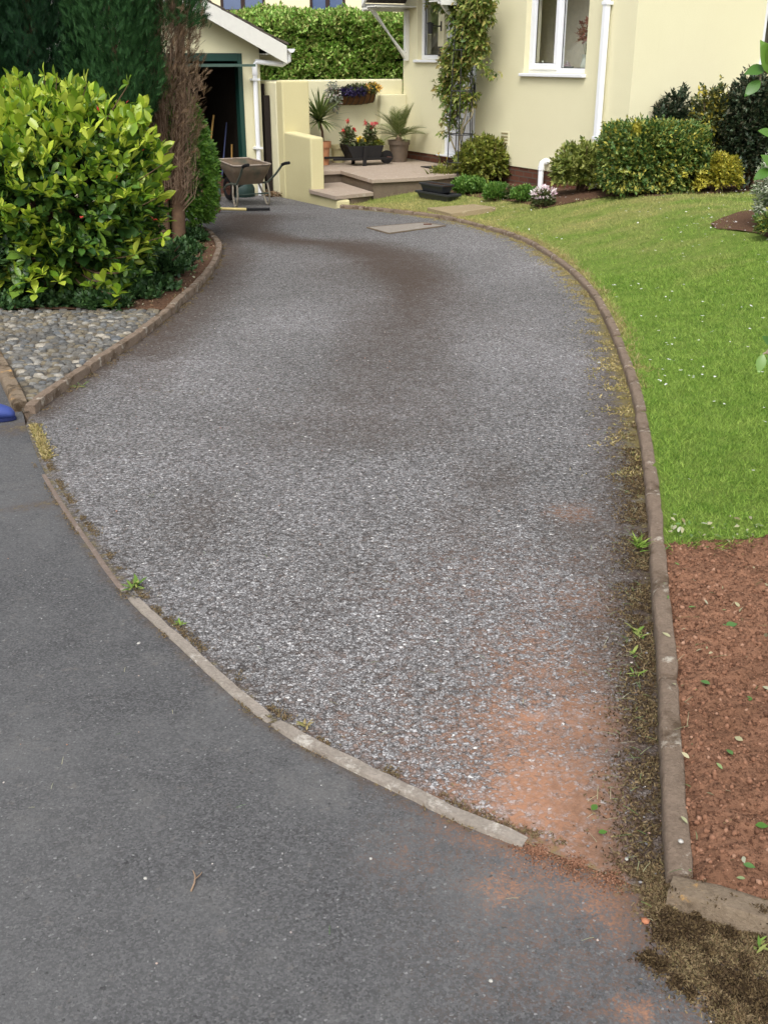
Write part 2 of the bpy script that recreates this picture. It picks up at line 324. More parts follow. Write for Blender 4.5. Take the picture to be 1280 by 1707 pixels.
M['lawn'] = grassmat('turf', True); M['grass'] = grassmat('grass_blades')
def mossmat(name, cols):
    t = NT(name); g = t.n('NewGeometry').outputs['Random Per Island']; n = len(cols)
    return t.fin(t.ramp(g, [((i+.5)/n, cols[i]) for i in range(n)]), .9, .1)
M['moss'] = mossmat('moss', [S(66, 53, 40), S(102, 86, 62), S(130, 116, 86), S(84, 72, 54), S(116, 96, 72), S(92, 86, 58), S(124, 108, 84)])
M['moss_yellow'] = mossmat('yellow_moss', [S(140, 126, 80), S(164, 148, 100), S(112, 100, 64), S(178, 164, 124), S(124, 122, 72)])
M['moss_dark'] = mossmat('dark_moss', [S(50, 40, 30), S(68, 54, 38), S(92, 78, 54), S(58, 46, 34), S(96, 82, 60)])
M['weed'] = mossmat('weed_leaf', [S(84, 112, 50), S(108, 132, 62), S(70, 98, 42), S(124, 130, 74)])
t = NT('cobble_stone'); g = t.n('NewGeometry').outputs['Random Per Island']
c = t.ramp(g, [(0., S(74, 74, 73)), (.25, S(108, 107, 104)), (.45, S(102, 95, 82)), (.6, S(124, 116, 98)), (.75, S(92, 96, 100)), (.9, S(132, 131, 127)), (1., S(160, 154, 142))])
c = t.mix(t.mr(t.noise(38, 7, .75), .4, .6, 0, .8), c, t.mix(1., c, (.5, .47, .42, 1), 'MULTIPLY')); t.bump(t.noise(80, 5), .5, .004); M['cobble'] = t.fin(c, .8, .3)
t = NT('loose_stone'); g = t.n('NewGeometry').outputs['Random Per Island']
M['chip'] = t.fin(t.ramp(g, [(0., S(78, 76, 76)), (.5, S(120, 118, 118)), (.86, S(150, 148, 148)), (.93, S(146, 104, 82)), (1., S(205, 204, 200))]), .8, .3)
t = NT('red_clod'); g = t.n('NewGeometry').outputs['Random Per Island']; c = t.ramp(g, [(0., S(82, 58, 46)), (.4, S(122, 88, 69)), (.9, S(138, 102, 82)), (1., S(154, 122, 102))]); t.bump(t.noise(150, 5), .8, .004); M['clod'] = t.fin(c, .95, .1)
M['pebble_white'] = plain('white_pebble', S(176, 174, 168), .8, .2); M['pebble_orange'] = plain('terracotta_pebble', S(168, 112, 84), .85, .2)

# ------------------------------------------------------------------ mesh helpers
class MB:
    def __init__(s): s.v = []; s.f = []
    def add(s, vs, fs): n = len(s.v); s.v += [tuple(v) for v in vs]; s.f += [tuple(n+i for i in f) for f in fs]; return s
    def box(s, x0, x1, y0, y1, z0, z1):
        return s.add([(x, y, z) for z in (z0, z1) for y in (y0, y1) for x in (x0, x1)], [(0, 2, 3, 1), (4, 5, 7, 6), (0, 1, 5, 4), (2, 6, 7, 3), (0, 4, 6, 2), (1, 3, 7, 5)])
    def prism(s, a, b):      # two matching loops
        n = len(a); return s.add(list(a)+list(b), [tuple(range(n))[::-1], tuple(range(n, 2*n))]+[(i, (i+1) % n, n+(i+1) % n, n+i) for i in range(n)])
    def tube(s, pts, r, n=8, cap=True):
        pts = [Vector(p) for p in pts]; rs = r if isinstance(r, (list, tuple)) else [r]*len(pts); N = len(pts); vs = []; up = None
        for i, p in enumerate(pts):
            d = (pts[min(i+1, N-1)]-pts[max(i-1, 0)]).normalized()
            if up is None: up = d.orthogonal().normalized()
            up = (up-d*up.dot(d)); up = up.normalized() if up.length > 1e-5 else d.orthogonal().normalized(); sd_ = d.cross(up)
            vs += [p+(up*math.cos(2*math.pi*j/n)+sd_*math.sin(2*math.pi*j/n))*rs[i] for j in range(n)]
        fs = [(i*n+j, i*n+(j+1) % n, (i+1)*n+(j+1) % n, (i+1)*n+j) for i in range(N-1) for j in range(n)]
        if cap: fs += [tuple(range(n))[::-1], tuple(range((N-1)*n, N*n))]
        return s.add(vs, fs)
    def lathe(s, prof, c=(0, 0, 0), n=24):
        vs = [(c[0]+r*math.cos(2*math.pi*j/n), c[1]+r*math.sin(2*math.pi*j/n), c[2]+z) for r, z in prof for j in range(n)]
        return s.add(vs, [(i*n+j, i*n+(j+1) % n, (i+1)*n+(j+1) % n, (i+1)*n+j) for i in range(len(prof)-1) for j in range(n)])
    def grid(s, rows):
        n = len(rows[0]); return s.add([p for r in rows for p in r], [(i*n+j, i*n+j+1, (i+1)*n+j+1, (i+1)*n+j) for i in range(len(rows)-1) for j in range(n-1)])
    def build(s, name, mat, parent=None, smooth=False, bevel=0, solid=0, sub=0):
        me = bpy.data.meshes.new(name); me.from_pydata(s.v, [], s.f); me.validate(); me.update()
        bm = bmesh.new(); bm.from_mesh(me); bmesh.ops.recalc_face_normals(bm, faces=bm.faces); bm.to_mesh(me); bm.free()
        if smooth: me.shade_smooth(); me.set_sharp_from_angle(angle=R(45))
        o = bpy.data.objects.new(name, me); C.objects.link(o); me.materials.append(mat); o.parent = parent
        if solid: md = o.modifiers.new('s', 'SOLIDIFY'); md.thickness = solid; md.offset = 0
        if bevel: md = o.modifiers.new('b', 'BEVEL'); md.width = bevel; md.segments = 2; md.limit_method = 'ANGLE'
        if sub: md = o.modifiers.new('u', 'SUBSURF'); md.levels = sub; md.render_levels = sub
        return o
def tag(o, label, cat, group=None, kind=None):
    if label: o['label'] = label
    if cat: o['category'] = cat
    if group: o['group'] = group
    if kind: o['kind'] = kind
    return o
def thing(name, label, cat, at=(0, 0, 0), rz=0, group=None):
    o = bpy.data.objects.new(name, None); C.objects.link(o); o.empty_display_size = .2
    o.location = at; o.rotation_euler = (0, 0, rz); return tag(o, label, cat, group)
def struct(o): o['kind'] = 'structure'; return o
def fastmesh(name, V, T, mat, parent=None, attr=None):
    me = bpy.data.meshes.new(name); me.vertices.add(len(V)); me.vertices.foreach_set('co', V.astype(np.float32).ravel())
    me.loops.add(T.size); me.loops.foreach_set('vertex_index', T.astype(np.int32).ravel())
    me.polygons.add(len(T)); me.polygons.foreach_set('loop_start', np.arange(0, T.size, 3, dtype=np.int32)); me.polygons.foreach_set('loop_total', np.full(len(T), 3, dtype=np.int32))
    me.update(calc_edges=True)
    if attr is not None:
        a = me.color_attributes.new('Mask', 'FLOAT_COLOR', 'POINT'); a.data.foreach_set('color', attr.astype(np.float32).ravel())
    me.materials.append(mat); o = bpy.data.objects.new(name, me); C.objects.link(o); o.parent = parent; return o
def norm(a): return a/np.maximum(1e-9, np.linalg.norm(a, axis=-1, keepdims=True))
def frames(d, up=None):
    d = norm(d); u = rng.normal(size=d.shape) if up is None else up; y = norm(np.cross(u, d)); z = np.cross(d, y); return np.stack([d, y, z], axis=-1)
def inst(name, tm, pos, Rm, size, mat, parent=None, attr=None, smooth=False):
    V, T = tm; size = np.asarray(size).reshape(-1, 1, 1) if np.ndim(size) == 1 else np.asarray(size)[:, None, :]
    W_ = np.einsum('nij,nvj->nvi', Rm, V[None]*size)+pos[:, None]; n = len(pos)
    TT = (T[None]+(np.arange(n)*len(V))[:, None, None]).reshape(-1, 3)
    o = fastmesh(name, W_.reshape(-1, 3), TT, mat, parent, None if attr is None else np.repeat(attr, len(V), axis=0))
    if smooth: o.data.shade_smooth()
    return o
def merge(parts):
    V = []; T = []; n = 0
    for v, t_ in parts: V.append(v); T.append(t_+n); n += len(v)
    return np.concatenate(V), np.concatenate(T)
def leaf_t(wd=.45, fold=.12, droop=.12, n=3, tipw=.0, ob=.85):
    xs = np.linspace(0, 1, n+2); ws = [0.04]+[wd*.5*math.sin(math.pi*(x**ob)) for x in xs[1:-1]]+[tipw]
    V = []
    for x, h in zip(xs, ws): V += [(x, -h, fold*h*2-droop*x*x), (x, 0, -droop*x*x), (x, h, fold*h*2-droop*x*x)]
    T = []
    for i in range(n+1):
        a = i*3
        for j in (0, 1): T += [(a+j, a+3+j, a+4+j), (a+j, a+4+j, a+1+j)]
    return np.array(V), np.array(T)
LEAF = leaf_t(); LEAF_S = leaf_t(.5, .15, .1, 1); LEAF_N = leaf_t(.26, .1, .15, 2); LEAF_W = leaf_t(.62, .1, .12, 3)
BLADE = (np.array([(0, -.5, 0), (0, .5, 0), (.55, .36, 0), (.55, -.36, 0), (1, 0, 0.)]), np.array([(0, 1, 2), (0, 2, 3), (3, 2, 4)]))
BLADE1 = (np.array([(0, -.5, 0), (0, .5, 0), (1, 0, 0.)]), np.array([(0, 1, 2)]))
def rotm(ax, a):
    return np.array(Matrix.Rotation(a, 3, ax))
def rosette(n, tm, el0, el1):
    ps = []
    for i in range(n):
        a = i*2.399; el = el0+(el1-el0)*(i/(n-1)); s_ = .75+.25*math.sin(i*1.7+1)
        V = tm[0]*s_; V = V@rotm('Y', -el).T@rotm('Z', a).T; ps.append((V, tm[1]))
    return merge(ps)
ROS = rosette(7, leaf_t(.42, .16, .16, 4, ob=1.35), R(8), R(58)); ROS_E = rosette(5, LEAF_S, R(5), R(50))
def cyp_spray():
    ps = [(BLADE1[0]*np.array((1, .06, 1)), BLADE1[1])]
    for i in range(4):
        for s_ in (-1, 1):
            V = BLADE1[0]*np.array((.48-.07*i, .055, 1)); V = V@rotm('Z', s_*R(32)).T+np.array((.18+.17*i, 0, .0)); ps.append((V, BLADE1[1]))
    return merge(ps)
CYP = cyp_spray()
def bumpf(p, sc_=1.0, seed=0):
    x, y, z = p[..., 0]*sc_+seed, p[..., 1]*sc_+seed*1.7, p[..., 2]*sc_
    return (np.sin(2.1*x+1.3*np.sin(1.7*y))+np.sin(2.7*y+1.1*np.sin(2.3*z+x))+np.sin(3.1*z+1.9*np.sin(1.3*x+y))+.6*np.sin(5.3*x+4.1*z)+.6*np.sin(6.1*y-4.7*z+2))/4.2
def blob(n, c, r, shell=.35, amp=.14, freq=3., seed=0, box=2., zmin=-.9):
    """points in an uneven superellipsoid; returns world points and outward directions"""
    d = norm(rng.normal(size=(n*2, 3))); d = d[d[:, 2] > zmin][:n]
    rr = (np.abs(d)**box).sum(1)**(-1/box) if box != 2 else 1.0
    s_ = 1-shell*rng.random(len(d))**1.6
    rad = rr*s_*(1+amp*bumpf(d, freq, seed))
    r = np.array(r); p = d*rad[:, None]*r
    return p+np.array(c), norm(d/r)
def foliage(name, p, out, size, tm, mat, parent, up=.35, jit=.7, attr=None, var=.3):
    d = out+np.array((0, 0, up))+jit*rng.normal(size=p.shape)*.6
    return inst(name, tm, p, frames(d, norm(np.array((0, 0, 1.))+.5*rng.normal(size=p.shape))), size*(1-var+2*var*rng.random(len(p))), mat, parent, attr)
def stems(name, parent, c, r, h, n, mat, rad=.012, seed=1):
    q = random.Random(seed); mb = MB()
    for i in range(n):
        a = q.uniform(0, 6.28); e = q.uniform(.3, .85); top = Vector((c[0]+r[0]*e*math.cos(a), c[1]+r[1]*e*math.sin(a), c[2]+h*q.uniform(.55, .95)))
        b = Vector((c[0]+q.uniform(-.06, .06), c[1]+q.uniform(-.06, .06), c[2]-.03)); m_ = b.lerp(top, .5)+Vector((q.uniform(-.1, .1)*r[0], q.uniform(-.1, .1)*r[0], .08*h))
        mb.tube([b, m_, top], [rad, rad*.7, rad*.3], 6)
    return mb.build(name, mat, parent, smooth=True)
def shrub(name, label, cat, at, r, h, n, size, tm, mat, group=None, shell=.4, amp=.12, freq=3.2, seed=0, box=2., up=.35, ns=9, extra=None, zmin=-.55, bury=.42):
    """at = (x,y,z ground); r = half widths; h = height"""
    t_ = thing(name, label, cat, at, 0, group)
    c = (0, 0, h*bury); rr = (r[0], r[1], h*(1-bury)/(1+amp*.5))
    p, o_ = blob(n, c, rr, shell, amp, freq, seed, box, zmin); k = p[:, 2] > .01
    p = p*np.where(rng.random(len(p)) < .08, 1+.11*rng.random(len(p)), 1.)[:, None]
    foliage('leaves', p[k], o_[k], size, tm, mat, t_, up)
    # sparse inner leaves so that nothing shows through
    p, o_ = blob(n//3, c, tuple(x*.72 for x in rr), .5, amp, freq, seed, box, zmin); k = p[:, 2] > .01
    foliage('inner_leaves', p[k], o_[k], size*1.5, tm, mat, t_, 0, 1.2)
    stems('branches', t_, (0, 0, 0), r, h, ns, M['bark'], seed=seed+3)
    return t_
def sheet(name, poly, zf, mat, step=.25, masks=None, noise=None, refine=None):
    pts = [Vector((p[0], p[1])) for p in poly]; n = len(pts); pa = np.array([(p.x, p.y) for p in pts])
    x0, y0 = pa.min(0); x1, y1 = pa.max(0); q = random.Random(5)
    gx, gy = np.meshgrid(np.arange(x0+step/2, x1, step), np.arange(y0+step/2, y1, step)); g = np.stack([gx.ravel(), gy.ravel()], 1)
    if refine is not None:      # finer grid inside a window
        fx0, fx1, fy0, fy1, fs = refine; g = g[~((g[:, 0] > fx0) & (g[:, 0] < fx1) & (g[:, 1] > fy0) & (g[:, 1] < fy1))]
        ax, ay = np.meshgrid(np.arange(max(fx0, x0), min(fx1, x1), fs), np.arange(max(fy0, y0), min(fy1, y1), fs)); g = np.concatenate([g, np.stack([ax.ravel(), ay.ravel()], 1)])
    g = g+rng.uniform(-.02, .02, g.shape)*min(step, .05)
    ins = np.zeros(len(g), bool)
    for i in range(n):
        a, b = pa[i], pa[(i+1) % n]
        if a[1] == b[1]: continue
        cr = ((a[1] > g[:, 1]) != (b[1] > g[:, 1])) & (g[:, 0] < (b[0]-a[0])*(g[:, 1]-a[1])/(b[1]-a[1])+a[0]); ins ^= cr
    g = g[ins]
    vs, es, fs, *_ = delaunay_2d_cdt(pts+[Vector(p) for p in g], [], [tuple(range(n))], 1, 1e-5)
    V = np.array([(v.x, v.y) for v in vs]); V = np.column_stack([V, zf(V)]); T = np.array([f for f in fs if len(f) == 3])
    if noise: V[:, 2] += np.array([noise(a, b) for a, b in V[:, :2]])
    # keep faces looking up
    nz = np.cross(V[T[:, 1]]-V[T[:, 0]], V[T[:, 2]]-V[T[:, 0]])[:, 2]; T[nz < 0] = T[nz < 0][:, ::-1]
    o = fastmesh(name, V, T, mat, None, masks(V[:, :2]) if masks is not None else None); o.data.shade_smooth(); return struct(o)
def inpoly(g, poly):
    pa = np.array([(p[0], p[1]) for p in poly]); ins = np.zeros(len(g), bool)
    for i in range(len(pa)):
        a, b = pa[i], pa[(i+1) % len(pa)]
        if a[1] == b[1]: continue
        ins ^= ((a[1] > g[:, 1]) != (b[1] > g[:, 1])) & (g[:, 0] < (b[0]-a[0])*(g[:, 1]-a[1])/(b[1]-a[1])+a[0])
    return ins
ICO = None
def rock_t(seed=0, flat=.7):
    bm = bmesh.new(); bmesh.ops.create_icosphere(bm, subdivisions=1, radius=.5); q = random.Random(seed)
    V = np.array([v.co[:] for v in bm.verts]); T = np.array([[v.index for v in f.verts] for f in bm.faces]); bm.free()
    V *= np.array([[q.uniform(.75, 1.15)] for _ in V]); V[:, 2] *= flat; return V, T
ROCK = rock_t(3, .6)

# ------------------------------------------------------------------ the ground
def gsum(xy, pts, ky=1.):
    o = np.zeros(len(xy))
    for u, v, r, a in pts:
        c = np.array(G(u, v)); o = np.maximum(o, a*np.exp(-(((xy-c)/np.array((1, ky)))**2).sum(1)/(r*r)))
    return o
RED = [(960,1340,.30,.95),(1000,1430,.22,.95),(1010,1210,.24,.8),(900,1230,.34,.62),(820,1370,.26,.66),(700,1320,.3,.36),(960,1130,.4,.5),(1000,1010,.30,.42),(960,858,.14,.5),(1010,930,.16,.3),(880,1000,.7,.26),(720,1250,.6,.28),(600,1240,.3,.28),(890,1200,.05,.9),(900,1060,.06,.5)]
RED_ROAD = [(1040,1500,.14,.6),(930,1450,.14,.45),(840,1478,.09,.5),(700,1420,.16,.25),(900,1550,.2,.26),(1000,1640,.2,.22),(1200,1640,.16,.4),(850,1600,.2,.2),(1060,1690,.05,.7)]
BRN = [(345,470,.30,.8),(300,520,.2,.6),(600,470,.3,.35),(250,620,.25,.4),(820,800,.2,.36),(1000,900,.2,.5),(1025,1080,.16,.6),(330,860,.18,.3),(760,880,.2,.3)]
def dmask(xy):
    y = xy[:, 1]; dk = pdist(xy, KRc); dl = pdist(xy, KLn[::4]); ds = pdist(xy, STn[::3])
    red = gsum(xy, RED)*(1-.85*np.exp(-(dk/.10)**2)); near = smv((6.2-y)/3)
    bl = np.array([G(u, v) for u, v in [(420,362),(400,385),(470,400),(560,408),(640,428),(680,470),(690,530),(640,620),(600,720)]]); wv_ = .5*(1+.5*np.sin(xy[:, 1]*1.3+xy[:, 0]*2)*np.sin(xy[:, 0]*3.1+1))
    br = np.maximum(gsum(xy, BRN, 2.3), .86*np.exp(-(pdist(xy, bl)/wv_)**2)*(.45+.55*smv((y-5.5)/4)))
    b2 = np.array([G(u, v) for u, v in [(372,390),(385,430),(352,480),(300,530),(240,590)]]); br = np.maximum(br, .72*np.exp(-(pdist(xy, b2)/.3)**2))
    br = np.maximum(br, np.exp(-(dk/.24)**2)*.8*smv((8.5-y)/3)); br = np.maximum(br, np.exp(-(dk/.165)**2)*1.0*smv((5-y)/1.5))
    br = np.maximum(br, .8*np.exp(-(dl/.16)**2)); br = np.maximum(br, .55*np.exp(-(ds/.045)**2))
    mo = np.maximum(.95*np.exp(-(dk/.12)**2)*smv((y-2.6)/2), .6*np.exp(-(dk/.06)**2)); mo = np.maximum(mo, .5*np.exp(-(ds/.03)**2)); mo = np.maximum(mo, .35*np.exp(-(dl/.05)**2))
    tr = np.array([G(u, v) for u, v in [(170,650),(300,655),(420,650),(560,642)]]); mo = np.maximum(mo, .3*np.exp(-(pdist(xy, tr)/.03)**2))
    pale = gsum(xy, [(900,440,.42,.95),(960,600,.22,.95),(860,560,.4,.7),(780,400,.5,.6),(620,1100,.3,.6),(450,960,.3,.5),(300,620,.35,.5),(740,860,.25,.4),(450,540,.3,.6),(200,760,.3,.5)], 2.2); return np.stack([red, br, mo, pale], 1)
def rmask(xy):
    ds = pdist(xy, STn[::3]); dh = pdist(xy, npl(KH))
    red = gsum(xy, RED_ROAD); red = np.maximum(red, .5*np.exp(-(ds/.1)**2)*smv((xy[:, 0]+.2)/.5)); br = np.maximum(.6*np.exp(-(ds/.04)**2), .9*np.exp(-(dh/.17)**2)*smv((xy[:, 0]-.35)/.2))
    mo = np.maximum(.45*np.exp(-(ds/.03)**2), .7*np.exp(-(dh/.12)**2)*smv((xy[:, 0]-.4)/.2)); return np.stack([red, br, mo, np.ones(len(xy))], 1)
p2 = lambda L: [(p.x, p.y) for p in L]
ys = G(1115, 925)[1]
iS = min(range(len(KR)), key=lambda i: abs(KR[i].y-ys)+(100 if i > 60 else 0))
BED0 = G(0, 522)[1]
iB = min(range(len(KL)), key=lambda i: abs(KL[i].y-BED0))
big = [(-70, -30), (70, -30), (70, 110), (-70, 110)]
sheet('ground', big, lambda xy: basev(xy, -.05), M['earth'], 2.5)
DRV = p2(KR)+[wl(2.9, -2.8), wl(-.2, -2.8), wl(-.2, -6.6)]+p2(KL)[::-1]+p2(ST)
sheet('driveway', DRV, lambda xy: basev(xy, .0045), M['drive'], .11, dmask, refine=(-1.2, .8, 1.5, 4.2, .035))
jB = min(range(len(KC)), key=lambda i: abs(KC[i].y-BED0)); KCd = (KC[5]-KC[0]).normalized()
STo = [(p.x+.07, p.y+.07) for p in ST]; STo[0] = p2(ST)[0]
RDP = STo+[(KH[1].x, KH[1].y), (9, -9), (-9, -9), (-9, 9.7)]+p2(KC)[::-1]
sheet('road', RDP, lambda xy: basev(xy, .0), M['road'], .5, rmask, refine=(-1.3, 1.3, .6, 4.6, .045))
SB = p2(KR[:iS+1])+[(4.6, ys+.1), (KH[1].x, KH[1].y)]+[(KH[0].x, KH[0].y)]
def clod(x, y):
    v = Vector((x, y, 0)); return .020*mnoise.fractal(v*9, 1.0, 2.0, 4)+.026*abs(mnoise.noise(v*24))+.018*abs(mnoise.noise(v*55+Vector((3, 1, 0))))
dkb = lambda xy: smv(np.minimum(pdist(xy, KRc), pdist(xy, npl(KH)))/.08)
sheet('soil_bed', SB, lambda xy: basev(xy, .012)+.03*dkb(xy), M['soil'], .1, noise=clod, refine=(.5, 2.0, 1.3, 3.7, .013))
LWN = p2(KR[iS:])+[wl(2.86, -2.76), wl(2.4, -2.4), wl(2.4, -.4), wl(2.6, .05), wl(5.55, .05), wl(5.55, 4), (12, 16), (12, ys+.3), (4.6, ys+.1), G(1280, 918), G(1200, 921)]
lnoise = lambda x, y: .012*mnoise.noise(Vector((x, y, 0))*1.3)+.006*mnoise.noise(Vector((x, y, 3))*7)
def lmask(xy): d = pdist(xy, KRc); return np.stack([.55*np.exp(-(d/.12)**2)*smv((xy[:, 1]-5)/3)+.25*np.exp(-(d/.05)**2), d*0, d*0, d*0+1], 1)
sheet('lawn', LWN, zlawnv, M['lawn'], .16, lmask, noise=lnoise)
FB = [G(u, v, zlawn) for u, v in [(738,300),(752,322),(800,331),(860,337),(905,349),(955,339),(1010,329),(1100,328),(1210,322),(1300,318)]]+[wl(5.6, 4.2), wl(5.6, .02), wl(2.2, .02)]
sheet('flower_bed', FB, lambda xy: zlawnv(xy)+.007, M['soil_dark'], .12, noise=lambda x, y: .02*abs(mnoise.noise(Vector((x*7, y*7, 0)))))
vx, vy = G(1318, 374, zlawn)
sheet('shrub_bed', [(vx+.56*math.cos(a)*(1+.15*math.sin(5*a))*(1+.1*math.sin(3*a)), vy+1.0*math.sin(a)) for a in np.linspace(0, 6.2, 26)], lambda xy: zlawnv(xy)+.007, M['soil_dark'], .1, noise=lambda x, y: .02*abs(mnoise.noise(Vector((x*7, y*7, 0)))))
LB = p2(KL[iB:])+[wl(-.2, -6.6), wl(-.2, -12), (-12, 12), (-12, 9.8)]+p2(KC[jB:])[::-1]
sheet('planting_bed', LB, zbedv, M['soil_dark'], .14, noise=lambda x, y: .02*mnoise.noise(Vector((x*6, y*6, 0))), refine=(-2.4, -1.3, 7, 12.5, .05))
CB = p2(KL[:iB+1])+p2(KC[:jB+1])[::-1]
# cobbles set in mortar, one paved patch
sheet('cobble_mortar', CB, lambda xy: basev(xy, .018), concrete('cobble_bed_mortar', S(112, 104, 92), S(80, 72, 62), S(98, 92, 76), 20, 1.), .05)
pts = []; cell = {}
cx0, cx1 = min(p[0] for p in CB), max(p[0] for p in CB)
q = random.Random(3); dr = KCd; dn = Vector((-dr.y, dr.x, 0)); row = 0
a0 = Vector((KC[0].x, KC[0].y, 0))
for i in range(-4, 110):
    off = 0
    j = -30.0
    while j < 60:
        wd = q.choice((.038, .05, .06, .072))*q.uniform(.9, 1.15); j += wd/.08
        p = a0+Vector((1, 0, 0))*(j*.075-1.2+q.uniform(-.01, .01))+Vector((.05, 1, 0))*(i*.047+q.uniform(-.012, .012)+.012*math.sin(j*.9)); pts.append((p.x, p.y, wd))
pa = np.array(pts); pa = pa[inpoly(pa[:, :2], CB)]
edge = np.minimum(pdist(pa[:, :2], KLn[:iB+8:3]), pdist(pa[:, :2], npl(KC))); pa = pa[edge > .052]
n = len(pa); ang = rng.uniform(-.6, .6, n)
Rz = np.zeros((n, 3, 3)); Rz[:, 0, 0] = np.cos(ang); Rz[:, 0, 1] = -np.sin(ang); Rz[:, 1, 0] = np.sin(ang); Rz[:, 1, 1] = np.cos(ang); Rz[:, 2, 2] = 1
bm = bmesh.new(); bmesh.ops.create_icosphere(bm, subdivisions=2, radius=.5); cv = np.array([v.co[:] for v in bm.verts]); ct = np.array([[v.index for v in f.verts] for f in bm.faces]); bm.free()
cv = cv*(1+.20*bumpf(cv, 6, 2)[:, None]); cv = np.sign(cv)*(np.abs(cv)*2)**.8/2
siz = np.stack([pa[:, 2]*1.12, rng.uniform(.032, .056, n), rng.uniform(.03, .055, n)], 1)
cob = inst('cobble_paving', (cv, ct), np.column_stack([pa[:, :2], basev(pa)+.011+rng.uniform(-.004, .006, n)]), Rz, siz, M['cobble'], smooth=True); struct(cob)

# ------------------------------------------------------------------ edging stones
ORD = ['first','second','third','fourth','fifth','sixth','seventh','eighth','ninth','tenth','eleventh','twelfth','thirteenth','fourteenth','fifteenth','sixteenth','seventeenth','eighteenth','nineteenth','twentieth']
def edging(pl, length, wd, ht, mat, lab, group, gap=.008, name='edging_stone', zoff=0, skip=(), mats=None, lens=None, rnd_top=.5):
    L = [0]
    for i in range(1, len(pl)): L.append(L[-1]+(pl[i]-pl[i-1]).length)
    def at(s):
        s = min(max(s, 0), L[-1]-1e-4); j = max(i for i in range(len(L)-1) if L[i] <= s); f = (s-L[j])/(L[j+1]-L[j])
        return pl[j].lerp(pl[j+1], f), (pl[j+1]-pl[j]).normalized()
    cuts = [0]
    while cuts[-1] < L[-1]-.2: cuts.append(min(L[-1], cuts[-1]+(lens[len(cuts)-1] if lens and len(cuts) <= len(lens) else length*rnd.uniform(.92, 1.05))))
    k = 0
    for ci in range(len(cuts)-1):
        if ci in skip: continue
        s0, s1 = cuts[ci]+gap/2, cuts[ci+1]-gap/2; n = max(3, int((s1-s0)/.045)); rows = []; dz = rnd.uniform(-.006, .006); tw = rnd.uniform(-.004, .004)
        mid, _ = at((s0+s1)/2); org = Vector((mid.x, mid.y, base(mid.y)))
        a = wd/2; prof = [(-a, -.11), (-a, ht-.006), (-a*.9, ht-.001), (-a*.4, ht), (0, ht), (a*.45, ht*.99), (a*.74, ht*.93), (a*.93, ht*.74), (a, ht*.5), (a, -.11)]
        if rnd_top < .2: prof = [(-a, -.11), (-a, ht-.003), (-a*.9, ht), (-a*.4, ht), (0, ht), (a*.4, ht), (a*.9, ht), (a, ht-.003), (a, -.11)]
        for i in range(n+1):
            s_ = s0+(s1-s0)*i/n; p, d = at(s_); nn = Vector((-d.y, d.x, 0)); e = .006 if i in (0, n) else 0
            r_ = []
            for (o_, h_) in prof:
                jn = mnoise.noise(Vector((p.x*17+o_*60, p.y*17, h_*40)))*.004+mnoise.noise(Vector((p.x*9, p.y*9+o_*50, 5)))*.003-(.010*max(0, mnoise.noise(Vector((p.x*11, p.y*11, 8)))-.25) if abs(o_) > a*.7 else 0)
                r_.append(tuple(Vector((p.x, p.y, base(p.y)+zoff+h_+(dz-e+jn*(.35 if rnd_top < .2 else 1) if h_ > 0 else 0)))+nn*(o_*(1-e*8)+tw+(jn*(.5 if rnd_top < .2 else 1) if h_ > 0 else 0))-org))
            rows.append(r_)
        mb = MB().grid(rows); m_ = len(prof); mb.f += [tuple(range(m_)), tuple(range(n*m_, n*m_+m_))[::-1]]
        o = mb.build(name, (mats or {}).get(ci, mat), smooth=True); o.location = org
        tag(o, lab(k, ci), 'edging stone', group); k += 1
edging(KR, .91, .053, .042, M['kerb'], lambda k, c: 'weathered concrete edging stone on the right of the driveway, %s up from the mossy corner' % ORD[k], 'edging stones along the right of the driveway', zoff=.006, lens=[.80, .93], gap=.016)
edging(KL, .88, .063, .052, M['kerb'], lambda k, c: 'rounded concrete edging stone on the left of the driveway, %s up from the cobble corner' % ORD[k], 'edging stones along the left of the driveway', zoff=.006, gap=.016)
edging(KC[1:], .9, .075, .05, M['kerb_mossy'], lambda k, c: 'dirty concrete edging stone between cobbles and road, %s from the cobble corner' % ORD[k], 'edging stones along the outside of the cobbles', zoff=.004)
STs = ST[10:]
edging(STs, .86, .034, .008, M['strip'], lambda k, c: ['brown stained flush concrete strip, the farthest piece below the blue shoe', 'pale flush concrete strip ending at the gap in the middle of the threshold', 'pale flush concrete strip running from the gap down to the red soil', 'buried end piece of flush concrete strip under red soil'][min(k, 3)], 'flush concrete strips between road and driveway', gap=.02, name='flush_strip', mats={0: M['strip_brown']}, lens=[1.38, .93, .78, 2], rnd_top=0, skip=(3,))
edging([KH[0]+(KH[1]-KH[0])*i/60 for i in range(0, 61)], .9, .074, .042, M['kerb_mossy'], lambda k, c: 'lichen spotted corner edging stone at the bottom right' if k == 0 else 'mossy edging stone beyond the corner stone, %s along the front of the soil bed' % ORD[k], 'edging stones along the front of the soil bed', zoff=.004, lens=[.42])

